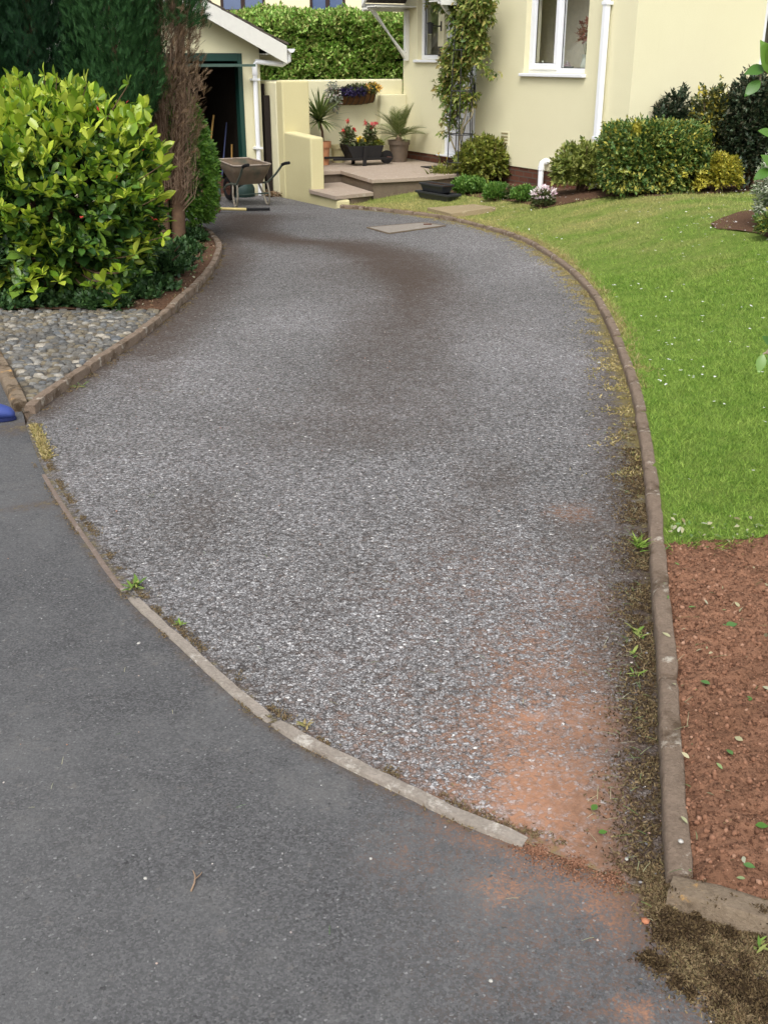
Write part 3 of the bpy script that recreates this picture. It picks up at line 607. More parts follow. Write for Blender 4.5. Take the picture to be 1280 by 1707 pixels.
# ------------------------------------------------------------------ grass, moss, stones, litter
def scatter(n, poly, x0, x1, y0, y1):
    g = np.column_stack([rng.uniform(x0, x1, n), rng.uniform(y0, y1, n)]); return g[inpoly(g, poly)]
gp = np.concatenate([scatter(150000, LWN, .8, 2.6, ys-.02, 6.2), scatter(90000, LWN, 1.2, 3.6, 6.2, 9.2), scatter(110000, LWN, -.7, 6, 9.2, 16.8)])
kh, mh = (gp[:, 0]-HA[0])*ha[0]+(gp[:, 1]-HA[1])*ha[1], (gp[:, 0]-HA[0])*hb[0]+(gp[:, 1]-HA[1])*hb[1]
gp = gp[(~inpoly(gp, FB) | ((pdist(gp, np.array([(p[0], p[1]) for p in FB[:9]])) < .10) & (rng.random(len(gp)) < .5))) & (pdist(gp, KRc) > .036) & (gp[:, 0]/gp[:, 1] < .42) & (np.sqrt(((gp-np.array((vx, vy)))**2/np.array((.36, .95))).sum(1))+.12*rng.normal(size=len(gp)) > .95)]
n = len(gp); sc_ = .8+gp[:, 1]*.055
d = np.stack([rng.normal(size=n)*.75, rng.normal(size=n)*.75, np.ones(n)*.75], 1)
zz = zlawnv(gp)+np.array([lnoise(a, b) for a, b in gp])-.004
tag(inst('grass', BLADE1, np.column_stack([gp, zz]), frames(d), np.stack([sc_*.024*rng.uniform(.6, 1.5, n), sc_*.0036*np.ones(n), np.ones(n)], 1), M['grass'], attr=lmask(gp)), 'short green mown grass of the lawn with dry patches', 'grass', kind='stuff')
# grass fringe hanging over the lawn edge at the soil bed
fx = rng.uniform(.9, 3.0, 6000); fr_ = np.column_stack([fx, np.interp(fx, [p[0] for p in (G(1115, 925), G(1200, 921), G(1280, 918))]+[4.6], [ys, G(1200, 921)[1], G(1280, 918)[1], ys+.1])+rng.normal(size=6000)*.03+.02*np.sin(fx*23)])
fr_ = fr_[pdist(fr_, KRc) > .05]; n = len(fr_); d = np.stack([rng.normal(size=n)*.6, rng.normal(size=n)*.5-.5, np.ones(n)*.5], 1)
tag(inst('grass_fringe', BLADE1, np.column_stack([fr_, basev(fr_)+.03]), frames(d), np.stack([.04*rng.uniform(.6, 1.5, n), .005*np.ones(n), np.ones(n)], 1), M['grass'], attr=np.tile([.2, 0, 0, 1], (n, 1))), 'ragged grass overhanging the edge of the red soil', 'grass', kind='stuff')
def tufts(name, label, pl, n, side, spread, size, mat, y0=-1, y1=99, wd=.22, zf=basev, dens=None, dz=.008, cat='moss'):
    a = npl(pl); seg = rng.integers(0, len(a)-1, n); f = rng.random(n)[:, None]; p = a[seg]*(1-f)+a[seg+1]*f; d = norm(a[seg+1]-a[seg]); nn = np.stack([-d[:, 1], d[:, 0]], 1)
    o = side*(np.abs(rng.normal(size=n))*spread); p = p+nn*o[:, None]+nn*(side*(.031 if pl is KR or pl is KL else .020))
    k = (p[:, 1] > y0) & (p[:, 1] < y1)
    cl = np.array([mnoise.noise(Vector((x*7, y*7, 0)))+.5*mnoise.noise(Vector((x*23, y*23, 4))) for x, y in p]); k &= cl > (-.1 if dens is None else dens)
    p = p[k]; n = len(p); d = np.stack([rng.normal(size=n), rng.normal(size=n), np.abs(rng.normal(size=n))*.8+.15], 1)
    return tag(inst(name, BLADE, np.column_stack([p, zf(p)+dz]), frames(d), np.stack([size*rng.uniform(.5, 1.5, n), size*wd*np.ones(n), np.ones(n)], 1), mat), label, cat, kind='stuff')
tufts('moss', 'dry olive and brown moss in the gutter along the lower right edging', KR, 46000, 1, .055, .0085, M['moss'], 0, 5.0, .5, dens=-.05)
tufts('moss', 'dark brown moss patches on the lower right driveway edge', KR, 52000, 1, .06, .0065, M['moss_dark'], 0, 4.6, .6, dens=-.32)
tufts('moss', 'yellow moss strip along the edging beside the upper lawn', KR, 22000, 1, .085, .013, M['moss_yellow'], 4.2, 14.5, .4, dens=.0)
tufts('dry_grass', 'pale dry grass rooted behind the upper lawn edging', KR, 9000, -1, .05, .035, M['moss_yellow'], 5.5, 15, .12, zlawnv, -.1, 0, 'grass')
tufts('moss', 'thin moss line in the joint above the flush strips', ST[8:], 8000, 1, .016, .007, M['moss'], -1, 9, .4, dens=.02)
tufts('moss', 'dry moss below the flush strips on the road side', ST[8:], 1800, -1, .008, .007, M['moss'], -1, 9, .4, dens=.1)
tufts('moss', 'yellow moss where the strip fades out below the cobble corner', ST[:9], 2200, 1, .02, .014, M['moss_yellow'], -1, 9, .4, dens=-.3)
tufts('moss', 'moss and debris along the left edging', KL, 5000, -1, .035, .014, M['moss'], -1, 12, .3, dens=.05)
# moss mound round the corner stone
def patch(name, label, cs, n, size, mat, wd=.5, hgt=.02, cat='moss', kind='stuff', tm=BLADE, flat=.8):
    P_ = []
    for (u, v, r) in cs:
        c = np.array(G(u, v)); k = int(n*r*r/sum(q_[2]**2 for q_ in cs)); a = rng.uniform(0, 6.283, k); rr = r*np.abs(rng.normal(size=k))*.62; rr *= 1+.25*np.sin(a*3+u)+.15*np.sin(a*7+v)
        xy = c+np.stack([rr*np.cos(a), rr*np.sin(a)], 1); P_.append(np.column_stack([xy, basev(xy)+hgt*np.clip(1-(rr/r)**2, 0, 1)*rng.random(k)]))
    p = np.concatenate(P_); n = len(p); d = np.stack([rng.normal(size=n), rng.normal(size=n), np.abs(rng.normal(size=n))*flat+.1], 1)
    return tag(inst(name, tm, p, frames(d), np.stack([size*rng.uniform(.5, 1.5, n), size*wd*np.ones(n), size*np.ones(n)], 1), mat), label, cat, kind=kind)
patch('moss', 'nearly black moss cushions below the corner stone at bottom right', [(1145,1555,.05),(1115,1535,.03),(1240,1655,.045),(1195,1630,.03),(1100,1610,.02),(1110,1560,.025),(1270,1670,.05),(1080,1600,.018),(1128,1640,.016),(1215,1560,.02),(1160,1530,.02),(1180,1590,.016),(1240,1610,.02),(1265,1560,.016),(1205,1680,.02),(1150,1660,.012)], 24000, .007, M['moss_dark'], .6, .018)
patch('moss', 'olive moss spreading over the road below the corner stone', [(1190,1580,.05),(1250,1600,.055),(1110,1520,.04),(1100,1490,.05),(1160,1620,.06),(1080,1460,.04),(1220,1690,.06),(1150,1590,.05),(1130,1500,.03),(1200,1535,.03),(1260,1560,.04)], 26000, .007, M['moss'], .5, .010)
patch('soil_crumbs', 'red soil crumbs washed over the buried end of the flush strip', [(868,1404,.035),(900,1418,.05),(960,1440,.06),(1020,1462,.05),(840,1392,.02)], 2600, .0055, M['clod'], .8, .006, 'soil', tm=ROCK)
c0, c1 = KH[0], KH[0]+(KH[1]-KH[0]).normalized()*.42; n = 2600; f_ = rng.random((n, 1)); dd = (KH[1]-KH[0]).normalized(); g = np.array([c0.x, c0.y])*(1-f_)+np.array([c1.x, c1.y])*f_+np.array([-dd.y, dd.x])*(rng.normal(size=(n, 1))*.016-.012)
cl = np.array([mnoise.noise(Vector((x*19, y*19, 0)))+.5*mnoise.noise(Vector((x*50, y*50, 3))) for x, y in g]); g = g[cl > .08]; n = len(g)
tag(inst('moss', BLADE, np.column_stack([g, np.full(n, .047)]), frames(np.stack([rng.normal(size=n), rng.normal(size=n), np.abs(rng.normal(size=n))*.6+.1], 1)), np.stack([.006*rng.uniform(.5, 1.4, n), .003*np.ones(n), np.ones(n)], 1), M['moss_dark']), 'thin dark moss and crumbs on top of the corner edging stone', 'moss', kind='stuff')
# loose stones
def stones(name, label, poly, n, box, s0, s1, mat, zf, dz=.004):
    g = scatter(n, poly, *box); n = len(g); r = rng.random(n)**3
    return tag(inst(name, ROCK, np.column_stack([g, zf(g)+dz]), frames(rng.normal(size=(n, 3))*np.array((1, 1, .3)), np.tile([0, 0, 1.], (n, 1))), s0+(s1-s0)*r, mat), label, 'stones', kind='stuff')
stones('chippings', 'loose grey and white chippings on the driveway', DRV, 3800, (-2, 2, 1.5, 9), .004, .011, M['chip'], basev, .011)
stones('grit', 'fine grit and small stones scattered on the road', RDP, 900, (-1.6, 1.3, .9, 4.5), .002, .007, M['chip'], basev, .002)
CLV, CLT = rock_t(9, .8); CLV = CLV*(1+.35*bumpf(CLV*2, 7, 3)[:, None])*np.array((1.1, .9, 1)); g = scatter(34000, SB, .5, 2.0, 1.3, 3.7)
n = len(g); r = rng.random(n)**5; tag(inst('soil_clods', (CLV, CLT), np.column_stack([g, basev(g)+.03*dkb(g)+np.array([clod(a, b) for a, b in g])+.012]), frames(rng.normal(size=(n, 3))), .0045+.015*r, M['clod']), 'crumbly lumps of red soil in the near bed', 'soil', kind='stuff')
# bits of leaf and twig on soil, moss and drive
def litter(name, label, g, z, s0, s1, mat, tm=LEAF_W, flat=.35, cat='leaves'):
    n = len(g); d = np.stack([rng.normal(size=n), rng.normal(size=n), rng.normal(size=n)*flat*.6], 1)
    up = np.stack([rng.normal(size=n)*flat, rng.normal(size=n)*flat, np.ones(n)], 1)
    return tag(inst(name, tm, np.column_stack([g, z]), frames(d, up), rng.uniform(s0, s1, n), mat), label, cat, kind='stuff')
g = scatter(420, SB, .6, 2.0, 1.45, 3.6); litter('leaf_litter', 'small dry and green leaf scraps over the red soil', g, basev(g)+.055, .008, .028, M['l_litter'], LEAF, .7)
g = scatter(260, LWN, .9, 2.4, ys-.1, ys+.25); litter('leaf_litter', 'leaf scraps along the edge between lawn and soil', g, basev(g)+.055, .012, .03, M['l_litter'], LEAF)
def twigs(name, label, g, z, l0, l1, mat):
    n = len(g); d = np.stack([rng.normal(size=n), rng.normal(size=n), rng.normal(size=n)*.12], 1)
    bt = (np.array([(0, -.3, 0), (0, .3, 0), (.5, .9, .4), (.5, 0.4, .4), (1, 1.2, 0), (1, .9, 0.)]), np.array([(0, 1, 2), (0, 2, 3), (3, 2, 4), (3, 4, 5)]))
    tag(inst(name, bt, np.column_stack([g, z]), frames(d, np.tile([0, 0, 1.], (n, 1))), np.stack([rng.uniform(l0, l1, n), .0022*np.ones(n), .004*np.ones(n)], 1), mat), label, 'twigs', kind='stuff')
g = scatter(160, SB, .6, 2.0, 1.45, 3.6); twigs('twig_litter', 'thin dry twigs on the red soil', g, basev(g)+.05, .02, .07, M['l_litter'])
a = npl(KR)[:50]; s_ = rng.integers(0, 49, 240); g = a[s_]+np.stack([-.06-np.abs(rng.normal(size=240))*.06, rng.normal(size=240)*.03], 1); twigs('twig_litter', 'pale dry stalks lying in the mossy gutter', g, basev(g)+.018, .015, .05, M['l_litter'])
g = np.concatenate([scatter(150, DRV, -1.5, 1.2, 1.6, 8), scatter(60, RDP, -1.3, 1.2, 1, 4)]); twigs('twig_litter', 'scattered dry grass stalks on the tarmac', g, basev(g)+.013, .01, .035, M['l_litter'])
g = scatter(900, LB, -3.2, -1.4, 7.6, 13.5); litter('leaf_litter', 'dry brown and pale leaf scraps on the bed under the cypresses', g, zbedv(g)+.02, .015, .045, M['l_deadcon'], LEAF, .8)
g = scatter(500, LB, -2.2, -1.4, 7.6, 13.0); litter('leaf_litter', 'pale petals and leaf scraps on bare soil behind the left edging', g, zbedv(g)+.022, .01, .03, M['l_litter'], LEAF, .8)
g = scatter(1500, FB, 0, 7, 12, 20); litter('leaf_litter', 'small leaf scraps on the soil of the house border', g, zlawnv(g)+.03, .015, .04, M['l_deadcon'], LEAF, .8)
# daisies
g = np.concatenate([scatter(640, LWN, 1.2, 6, 4, 15.5), np.array(G(1100, 625))+rng.normal(size=(26, 2))*np.array((.18, .35)), np.array(G(1200, 385, zlawn))+rng.normal(size=(30, 2))*np.array((.25, .3))])
g = g[pdist(g, KRc) > .12]; cl = np.array([mnoise.noise(Vector((x*.8, y*.6, 9))) for x, y in g]); g = g[(cl > -.08) | (g[:, 0] < 1.9)]
bt = rosette(9, (LEAF_S[0]*np.array((1, .9, .3)), LEAF_S[1]), R(4), R(10)); n = len(g)
tag(inst('daisies', bt, np.column_stack([g, zlawnv(g)+.032]), frames(rng.normal(size=(n, 3))*np.array((1, 1, .15)), np.tile([0, 0, 1.], (n, 1))), rng.uniform(.006, .012, n)*(1+g[:, 1]*.05), M['petal_daisy']), 'tiny white daisies and petals dotted over the lawn', 'daisies', kind='stuff')
# single pieces one can point at
def one_leaf(u, v, s_, a, label, mat, name='fallen_leaf', z=.02, zf=None, tm=LEAF_W):
    x, y = G(u, v, zf) if zf else G(u, v); zz = (zf(x, y) if zf else base(y))+z
    o = inst(name, tm, np.zeros((1, 3)), frames(np.array([[math.cos(a), math.sin(a), .08]]), np.array([[.12, -.2, 1.]])), np.array([s_*.8]), mat)
    o.location = (x, y, zz); tag(o, label, 'leaf', 'fallen leaves lying singly'); o.data.shade_smooth()
one_leaf(985, 1362, .032, .9, 'green leaf lying on red soil film, the upper of two on the drive', M['l_fresh'])
one_leaf(996, 1400, .026, .2, 'small green leaf beside a crossed stalk, the lower of two on the drive', M['l_fresh'])
one_leaf(1252, 1412, .036, -.1, 'bright green leaf on the soil bed near the lower right edge', M['l_fresh'], z=.06)
one_leaf(1232, 1478, .03, -.4, 'pale green leaf on the soil above the corner edging', M['l_litter'], z=.06)
one_leaf(1215, 1292, .03, 1.9, 'curled silvery leaf in the middle of the soil bed', M['l_litter'], z=.06)
one_leaf(1205, 1072, .05, .3, 'large withered grey green leaf high on the soil bed', M['l_litter'], z=.06)
one_leaf(1178, 1172, .036, 2.4, 'yellowish green leaf on soil just right of the edging joint', M['l_litter'], z=.06)
one_leaf(1243, 1200, .03, 1.2, 'mid green leaf at the right of the soil bed', M['l_fresh'], z=.06)
def one_stone(u, v, s_, label, mat, z=.0, seed=1, flat=.5):
    x, y = G(u, v); s_ *= .72; V, T = rock_t(seed, flat); o = fastmesh('pebble', V*s_, T, mat); o.data.shade_smooth(); o.location = (x, y, base(y)+z+s_*.15)
    tag(o, label, 'pebble', 'pebbles lying singly')
one_stone(1075, 1537, .03, 'smooth orange brown pebble on the road beside the corner moss', M['pebble_orange'], seed=4)
one_stone(1227, 1390, .045, 'round pinkish pebble half sunk in the soil bed', M['pebble_orange'], .03, 5)
one_stone(1129, 1437, .02, 'small white stone sitting on the edging near its end', M['pebble_white'], .055, 6)
one_stone(232, 1073, .022, 'flat pale chip on the road left of the strip', M['pebble_white'], seed=7, flat=.25)
one_stone(243, 1465, .014, 'little white stone left of the forked twig', M['pebble_white'], seed=8)
one_stone(818, 1636, .014, 'grey white stone near the bottom of the road', M['pebble_white'], seed=9)
one_stone(618, 1432, .012, 'small white stone in the middle of the road', M['pebble_white'], seed=10)
one_stone(1043, 1440, .014, 'tiny white stone in the moss at the drive edge', M['pebble_white'], .012, 11)
x, y = G(323, 1470); mb = MB(); mb.tube([(0, -.03, .003), (.004, -.01, .006), (.002, .012, .005), (-.006, .03, .004)], [.0022, .002, .0018, .001], 6); mb.tube([(.002, .0, .006), (.012, .014, .006), (.014, .026, .003)], [.0017, .0014, .0008], 6)
o = mb.build('twig', M['twig'], smooth=True); o.location = (x, y, base(y)); tag(o, 'forked brown twig alone on the dark road', 'twig')
# weeds in gutter
def weed(u, v, s_, label, n=9, mat=None, tm=LEAF_N):
    x, y = G(u, v); a = rng.uniform(0, 6.28, n); d = np.stack([np.cos(a), np.sin(a), rng.uniform(.05, 1.2, n)], 1)
    o = inst('weed', tm, np.zeros((n, 3))+rng.normal(size=(n, 3))*np.array((s_*.2, s_*.2, 0)), frames(d, np.tile([0, 0, 1.], (n, 1))), s_*rng.uniform(.3, 1.0, n)**1., mat or M['weed']); o.location = (x, y, base(y)+.012); tag(o, label, 'weed', 'small weeds in the joints')
weed(1062, 1062, .055, 'bright green weed in the gutter, upper of the pair by the edging', 12)
weed(1054, 1096, .04, 'green seedling in the gutter just below the brighter weed', 8)
weed(1062, 1132, .035, 'small pale weed level with the edging joint', 9)
weed(226, 984, .05, 'yellow green weed growing in the joint between the two strips', 22)
weed(300, 1046, .03, 'tiny grass tuft above the middle strip', 12)
weed(508, 1215, .03, 'straw coloured tuft at the gap in the strip', 16, M['moss_yellow'])
weed(132, 647, .06, 'green weed at the foot of the left edging by the cobbles', 10)
weed(1262, 1588, .03, 'little green seedling on the moss at bottom right', 8)

# ------------------------------------------------------------------ house (its frame: x along the front wall towards the right, y into the house)
def panel(x0, x1, z0, z1, holes, y0, y1, axis='x'):
    """wall slab with openings; axis 'x': runs along x between y0..y1; 'y': runs along y between x= y0..y1"""
    xs = sorted({x0, x1, *[h[0] for h in holes], *[h[1] for h in holes]}); zs = sorted({z0, z1, *[h[2] for h in holes], *[h[3] for h in holes]})
    nx, nz = len(xs)-1, len(zs)-1; mb = MB()
    full = [[not any(h[0] <= (xs[i]+xs[i+1])/2 <= h[1] and h[2] <= (zs[j]+zs[j+1])/2 <= h[3] for h in holes) for j in range(nz)] for i in range(nx)]
    def p(i, y, j): return (xs[i], y, zs[j]) if axis == 'x' else (y, xs[i], zs[j])
    for i in range(nx):
        for j in range(nz):
            if not full[i][j]: continue
            mb.add([p(i, y0, j), p(i+1, y0, j), p(i+1, y0, j+1), p(i, y0, j+1)], [(0, 1, 2, 3)]); mb.add([p(i, y1, j), p(i+1, y1, j), p(i+1, y1, j+1), p(i, y1, j+1)], [(3, 2, 1, 0)])
            for di, dj, a, b in ((-1, 0, (i, j), (i, j+1)), (1, 0, (i+1, j), (i+1, j+1)), (0, -1, (i, j), (i+1, j)), (0, 1, (i, j+1), (i+1, j+1))):
                ii, jj = i+di, j+dj
                if 0 <= ii < nx and 0 <= jj < nz and full[ii][jj]: continue
                mb.add([p(a[0], y0, a[1]), p(b[0], y0, b[1]), p(b[0], y1, b[1]), p(a[0], y1, a[1])], [(0, 1, 2, 3)])
    return mb
def wallmesh(mb, name, mat, parent):   # merge doubles, keep winding consistent
    o = mb.build(name, mat, parent); bm = bmesh.new(); bm.from_mesh(o.data); bmesh.ops.remove_doubles(bm, verts=bm.verts, dist=1e-4); bmesh.ops.recalc_face_normals(bm, faces=bm.faces); bm.to_mesh(o.data); bm.free(); return o
HO = (HA[0], HA[1], 0)
house = thing('house', 'cream rendered house with white windows and white door, at the upper right', 'house', HO, HROT)
kl = Wk(672, 132, 0)[0]; CX = 5.6
wallmesh(panel(kl, CX, .13, 4.9, [(.22, .88, 1.57, 2.6), (1.06, 2.04, .13, 2.3), (3.27, 4.66, 1.40, 2.62)], 0, .26), 'wall', M['stucco'], house)
wallmesh(panel(.26, 7, .13, 4.9, [(2.12, 3.9, 1.5, 2.62)], CX-.26, CX, 'y'), 'wall', M['stucco'], house)
MB().box(kl, kl+.26, .262, 7, .13, 4.9).build('wall', M['stucco'], house)
MB().box(kl-.3, CX+.3, -.35, 7.3, 4.9, 5.1).build('roof', M['tiles'], house)
MB().box(kl+.012, CX-.012, .014, .25, -.6, .128).box(CX-.25, CX-.014, .262, 7, -.6, .128).build('plinth', M['brick'], house)
MB().box(kl+.265, CX-.265, .262, 6.9, .02, .12).build('floor', M['interior'], house)
MB().box(kl+.265, CX-.265, 3.4, 3.5, .12, 4.8).box(2.5, 2.6, .262, 3.39, .12, 4.8).box(2.601, 5.3, .66, .70, .12, 2.74).box(kl+.265, CX-.265, .262, 3.39, 2.75, 2.8).build('inner_wall_and_bounce_panel', M['interior'], house)  # thin partition just behind the kitchen window is added to bounce daylight
# kitchen window
def frame_window(x0, x1, z0, z1, y, lights, name='window', inset=.08, th=.065, sill=True, sillx=.05, parent=house, axis='x'):
    mb = MB()
    def bx(m_, a, b, c, d, e, f): return m_.box(a, b, c, d, e, f) if axis == 'x' else m_.box(c, d, a, b, e, f)
    s_ = 1 if axis == 'x' else -1; yf = y+s_*inset; yb = yf+s_*.07; lo, hi = min(yf, yb), max(yf, yb)
    bx(mb, x0, x1, lo, hi, z0, z0+th); bx(mb, x0, x1, lo, hi, z1-th, z1); bx(mb, x0, x0+th, lo, hi, z0+th, z1-th); bx(mb, x1-th, x1, lo, hi, z0+th, z1-th)
    n = len(lights); w_ = (x1-x0)/n
    for i in range(1, n): bx(mb, x0+i*w_-.035, x0+i*w_+.035, lo, hi, z0+th, z1-th)
    win = mb.build(name, M['upvc'], parent, bevel=.006)
    for i, open_ in enumerate(lights):
        a = x0+i*w_+(th if i == 0 else .035); b = x0+(i+1)*w_-(th if i == n-1 else .035)
        if open_:
            m2 = MB(); g0 = yf-s_*.018; l2, h2 = min(g0, yf+s_*.03), max(g0, yf+s_*.03); e = .022
            bx(m2, a-e, b+e, l2, h2, z0+th-e, z0+th+.06); bx(m2, a-e, b+e, l2, h2, z1-th-.06, z1-th+e); bx(m2, a-e, a+.055, l2, h2, z0+th+.06, z1-th-.06); bx(m2, b-.055, b+e, l2, h2, z0+th+.06, z1-th-.06)
            m2.build('casement', M['upvc'], win, bevel=.006); a += .055; b -= .055; za, zb = z0+th+.06, z1-th-.06
        else: za, zb = z0+th, z1-th
        m3 = MB(); bx(m3, a-.004, b+.004, min(yf+s_*.034, yf+s_*.044), max(yf+s_*.034, yf+s_*.044), za-.004, zb+.004); m3.build('pane', M['glass'], win)
        m4 = MB(); ge = .009; l3, h3 = min(yf+s_*.026, yf+s_*.033), max(yf+s_*.026, yf+s_*.033)
        bx(m4, a, b, l3, h3, za, za+ge); bx(m4, a, b, l3, h3, zb-ge, zb); bx(m4, a, a+ge, l3, h3, za+ge, zb-ge); bx(m4, b-ge, b, l3, h3, za+ge, zb-ge); m4.build('gasket', M['rubber_black'], win)
    if sill:
        m5 = MB(); y_out = y-s_*.055; bx(m5, x0-sillx, x1+sillx*.6, min(y_out, yf), max(y_out, yf), z0-.045, z0-.003); m5.build('sill', M['upvc'], win, bevel=.008)
    return win
frame_window(3.27, 4.66, 1.40, 2.62, 0, [1, 0])
frame_window(.22, .88, 1.57, 2.6, 0, [0])
frame_window(2.12, 3.9, 1.5, 2.62, CX, [0, 0], axis='y', th=.13)
# front door
mb = MB(); mb.box(1.06, 1.13, .05, .13, .15, 2.3).box(1.97, 2.04, .05, .13, .15, 2.3).box(1.131, 1.969, .05, .13, 2.23, 2.3); df = mb.build('door_frame', M['upvc'], house, bevel=.006)
MB().box(1.0, 2.1, -.07, .128, .132, .152).build('threshold', M['upvc'], df, bevel=.004)
mb = MB(); mb.box(1.132, 1.968, .075, .12, .155, 2.228)
dr_ = mb.build('door', M['upvc'], house, bevel=.004); mb = MB()
for r_ in range(6):
    z0 = .27+r_*.3
    for a, b in ((1.2, 1.52), (1.58, 1.9)): mb.box(a, b, .066, .0745, z0, z0+.24)
mb.build('raised_panels', M['upvc'], dr_, bevel=.006)
mb = MB(); mb.box(1.86, 1.90, .06, .074, 1.05, 1.25).tube([(1.88, .06, 1.17), (1.88, .02, 1.17), (1.78, .02, 1.17)], .01, 8); mb.build('handle', M['metal_black'], dr_, smooth=True)
# vent grille
mb = MB(); mb.box(2.76, 2.98, -.006, .002, .40, .60); v_ = mb.build('vent', M['stucco'], house, bevel=.003)
mb = MB()
for i in range(4): mb.box(2.785, 2.955, -.012, -.007, .425+i*.045, .445+i*.045)
mb.build('vent_slots', plain('vent_slot', S(150, 138, 98), .9), v_)
# downpipes and waste pipe
dk0, dk1 = 5.06, 5.06
mb = MB()
mb.box(5.05, 5.125, -.10, -.03, -.2, 4.75); dp = mb.build('downpipe', M['upvc'], house, bevel=.008)
for z in (.62, 2.2, 3.8): MB().box(5.035, 5.14, -.108, -.001, z, z+.04).build('pipe_clip', M['upvc'], dp, bevel=.004)
mb = MB().tube([(3.98, .0, .26), (3.98, -.08, .262), (3.985, -.115, .24), (3.985, -.12, .2), (3.985, -.12, -.24)], .038, 14); wp = mb.build('waste_pipe', M['upvc'], house, smooth=True)
MB().tube([(3.985, -.12, .205), (3.985, -.12, .15)], .046, 14).tube([(3.98, -.03, .262), (3.98, -.06, .262)], .046, 14).build('pipe_collar', M['upvc'], wp, smooth=True)
# wall lantern and number plate
mb = MB(); mb.box(.965, .99, -.012, 0, 1.98, 2.12).tube([(.978, -.01, 2.05), (.978, -.1, 2.05), (.978, -.19, 2.07)], .010, 8); wl_ = mb.build('wall_lamp', M['metal_black'], house, smooth=True)
MB().lathe([(.0, .08), (.055, .06), (.06, .05), (.045, .045), (.035, -.09), (.0, -.09)], (.978, -.2, 2.03), 10).build('lantern', M['metal_black'], wl_, smooth=True)
mb = MB().box(.90, 1.03, -.012, 0, 1.62, 1.76); pl_ = mb.build('number_plate', plain('dark_slate', S(58, 54, 50), .6), house, bevel=.003)
mb = MB().tube([(.94, -.015, 1.72), (.975, -.015, 1.735), (.99, -.015, 1.71), (.955, -.015, 1.68), (.945, -.015, 1.655), (.985, -.015, 1.65)], .005, 5).tube([(.965, -.015, 1.70), (1.0, -.015, 1.73)], .004, 5)
mb.build('plate_motif', plain('cream_glyph', S(190, 176, 120), .7), pl_)
# porch canopy over the door
ck0, ck1, cm = -.12, 2.17, -.78
cmid = (ck0+ck1)/2; ez = 2.37; az = ez+.95
mb = MB()
for sgn, a in ((1, ck0), (-1, ck1)):
    mb.prism([(a-sgn*.1, cm-.02, ez-.03), (cmid, cm-.02, az+.02), (cmid, cm-.02, az+.14), (a-sgn*.1, cm-.02, ez+.09)], [(a-sgn*.1, cm+.02, ez-.03), (cmid, cm+.02, az+.02), (cmid, cm+.02, az+.14), (a-sgn*.1, cm+.02, ez+.09)])
cp = mb.build('porch_canopy', M['wood_white'], house, bevel=.004)
for sgn, a in ((1, ck0), (-1, ck1)):
    e = a-sgn*.08
    MB().prism([(e, cm+.021, ez+.04), (cmid, cm+.021, az+.09), (cmid, cm+.021, az+.13), (e, cm+.021, ez+.08)], [(e, -.002, ez+.04), (cmid, -.002, az+.09), (cmid, -.002, az+.13), (e, -.002, ez+.08)]).build('canopy_roof', M['tiles'], cp)
    MB().box(min(a, a-sgn*.09), max(a, a-sgn*.09), cm, -.002, ez-.06, ez-.031).box(min(a-sgn*.091, a-sgn*.115), max(a-sgn*.091, a-sgn*.115), cm, -.002, ez-.08, ez+.03).build('fascia', M['wood_white'], cp)
    MB().box(a+.0 if sgn > 0 else a-.3, a+.3 if sgn > 0 else a, cm+.03, -.01, ez-.028, ez-.01).build('soffit', M['wood_white'], cp)
    x0, x1 = (a+.0, a+.07) if sgn > 0 else (a-.07, a)
    MB().box(x0, x1, -.07, -.002, 1.55, ez-.065).build('bracket_post', M['wood_white'], cp, bevel=.004)
    MB().prism([(x0, -.07, 1.66), (x1, -.07, 1.66), (x1, -.07, 1.58), (x0, -.07, 1.58)], [(x0, cm+.05, 2.33), (x1, cm+.05, 2.33), (x1, cm+.12, 2.33), (x0, cm+.12, 2.33)]).build('bracket_brace', M['wood_white'], cp, bevel=.003)
# things on the window board, seen through the glass
def at_h(k, m, z): x, y = wl(k, m); return (x, y, z)
MB().box(3.0, 4.8, .262, .46, 1.37, 1.40).build('window_board', M['upvc'], house)
vs_ = thing('vase', 'white jug vase with faded pink flowers behind the kitchen window', 'vase', at_h(4.24, .32, 1.402), HROT)
MB().lathe([(.0, 0), (.045, 0), (.062, .05), (.066, .1), (.045, .16), (.04, .2), (.055, .235), (.05, .235), (.035, .2)]).build('jug', M['ceramic'], vs_, smooth=True)
p, o_ = blob(60, (-.04, .04, .5), (.17, .1, .16)); foliage('flowers', p, o_, .06, ROS_E, leafmat('dried_pink_flower', [S(176, 120, 100), S(160, 104, 88), S(190, 150, 110)], .1), vs_)
q = random.Random(2); mb = MB()
for i in range(9): mb.tube([(0, 0, .2), (q.uniform(-.16, .12), q.uniform(0, .1), q.uniform(.36, .58))], .003, 5)
mb.build('flower_stems', M['stem_green'], vs_)
gl_ = thing('glass_ornament', 'small glass ornament at the left end of the kitchen window board', 'ornament', at_h(3.30, .3, 1.402), HROT)
MB().lathe([(0, 0), (.04, 0), (.045, .03), (.02, .05), (.035, .09), (.028, .12), (0, .13)], n=14).build('body', plain('blue_grey_glass', S(110, 124, 140), .2), gl_, smooth=True)
MB().lathe([(0, .131), (.018, .135), (.012, .155), (0, .16)], n=10).build('stopper', M['ceramic'], gl_, smooth=True)
bl_ = thing('glass_bowl', 'low pale bowl in front of the right window pane', 'bowl', at_h(3.84, .33, 1.402), HROT)
MB().lathe([(0, 0), (.03, 0), (.07, .04), (.09, .085), (.083, .085), (.06, .04), (0, .015)], n=18).build('bowl', plain('pale_glass', S(150, 156, 156), .2), bl_, smooth=True)
p, o_ = blob(30, (0, 0, .1), (.05, .05, .04)); foliage('contents', p, o_, .03, ROS_E, M['petal_white'], bl_)

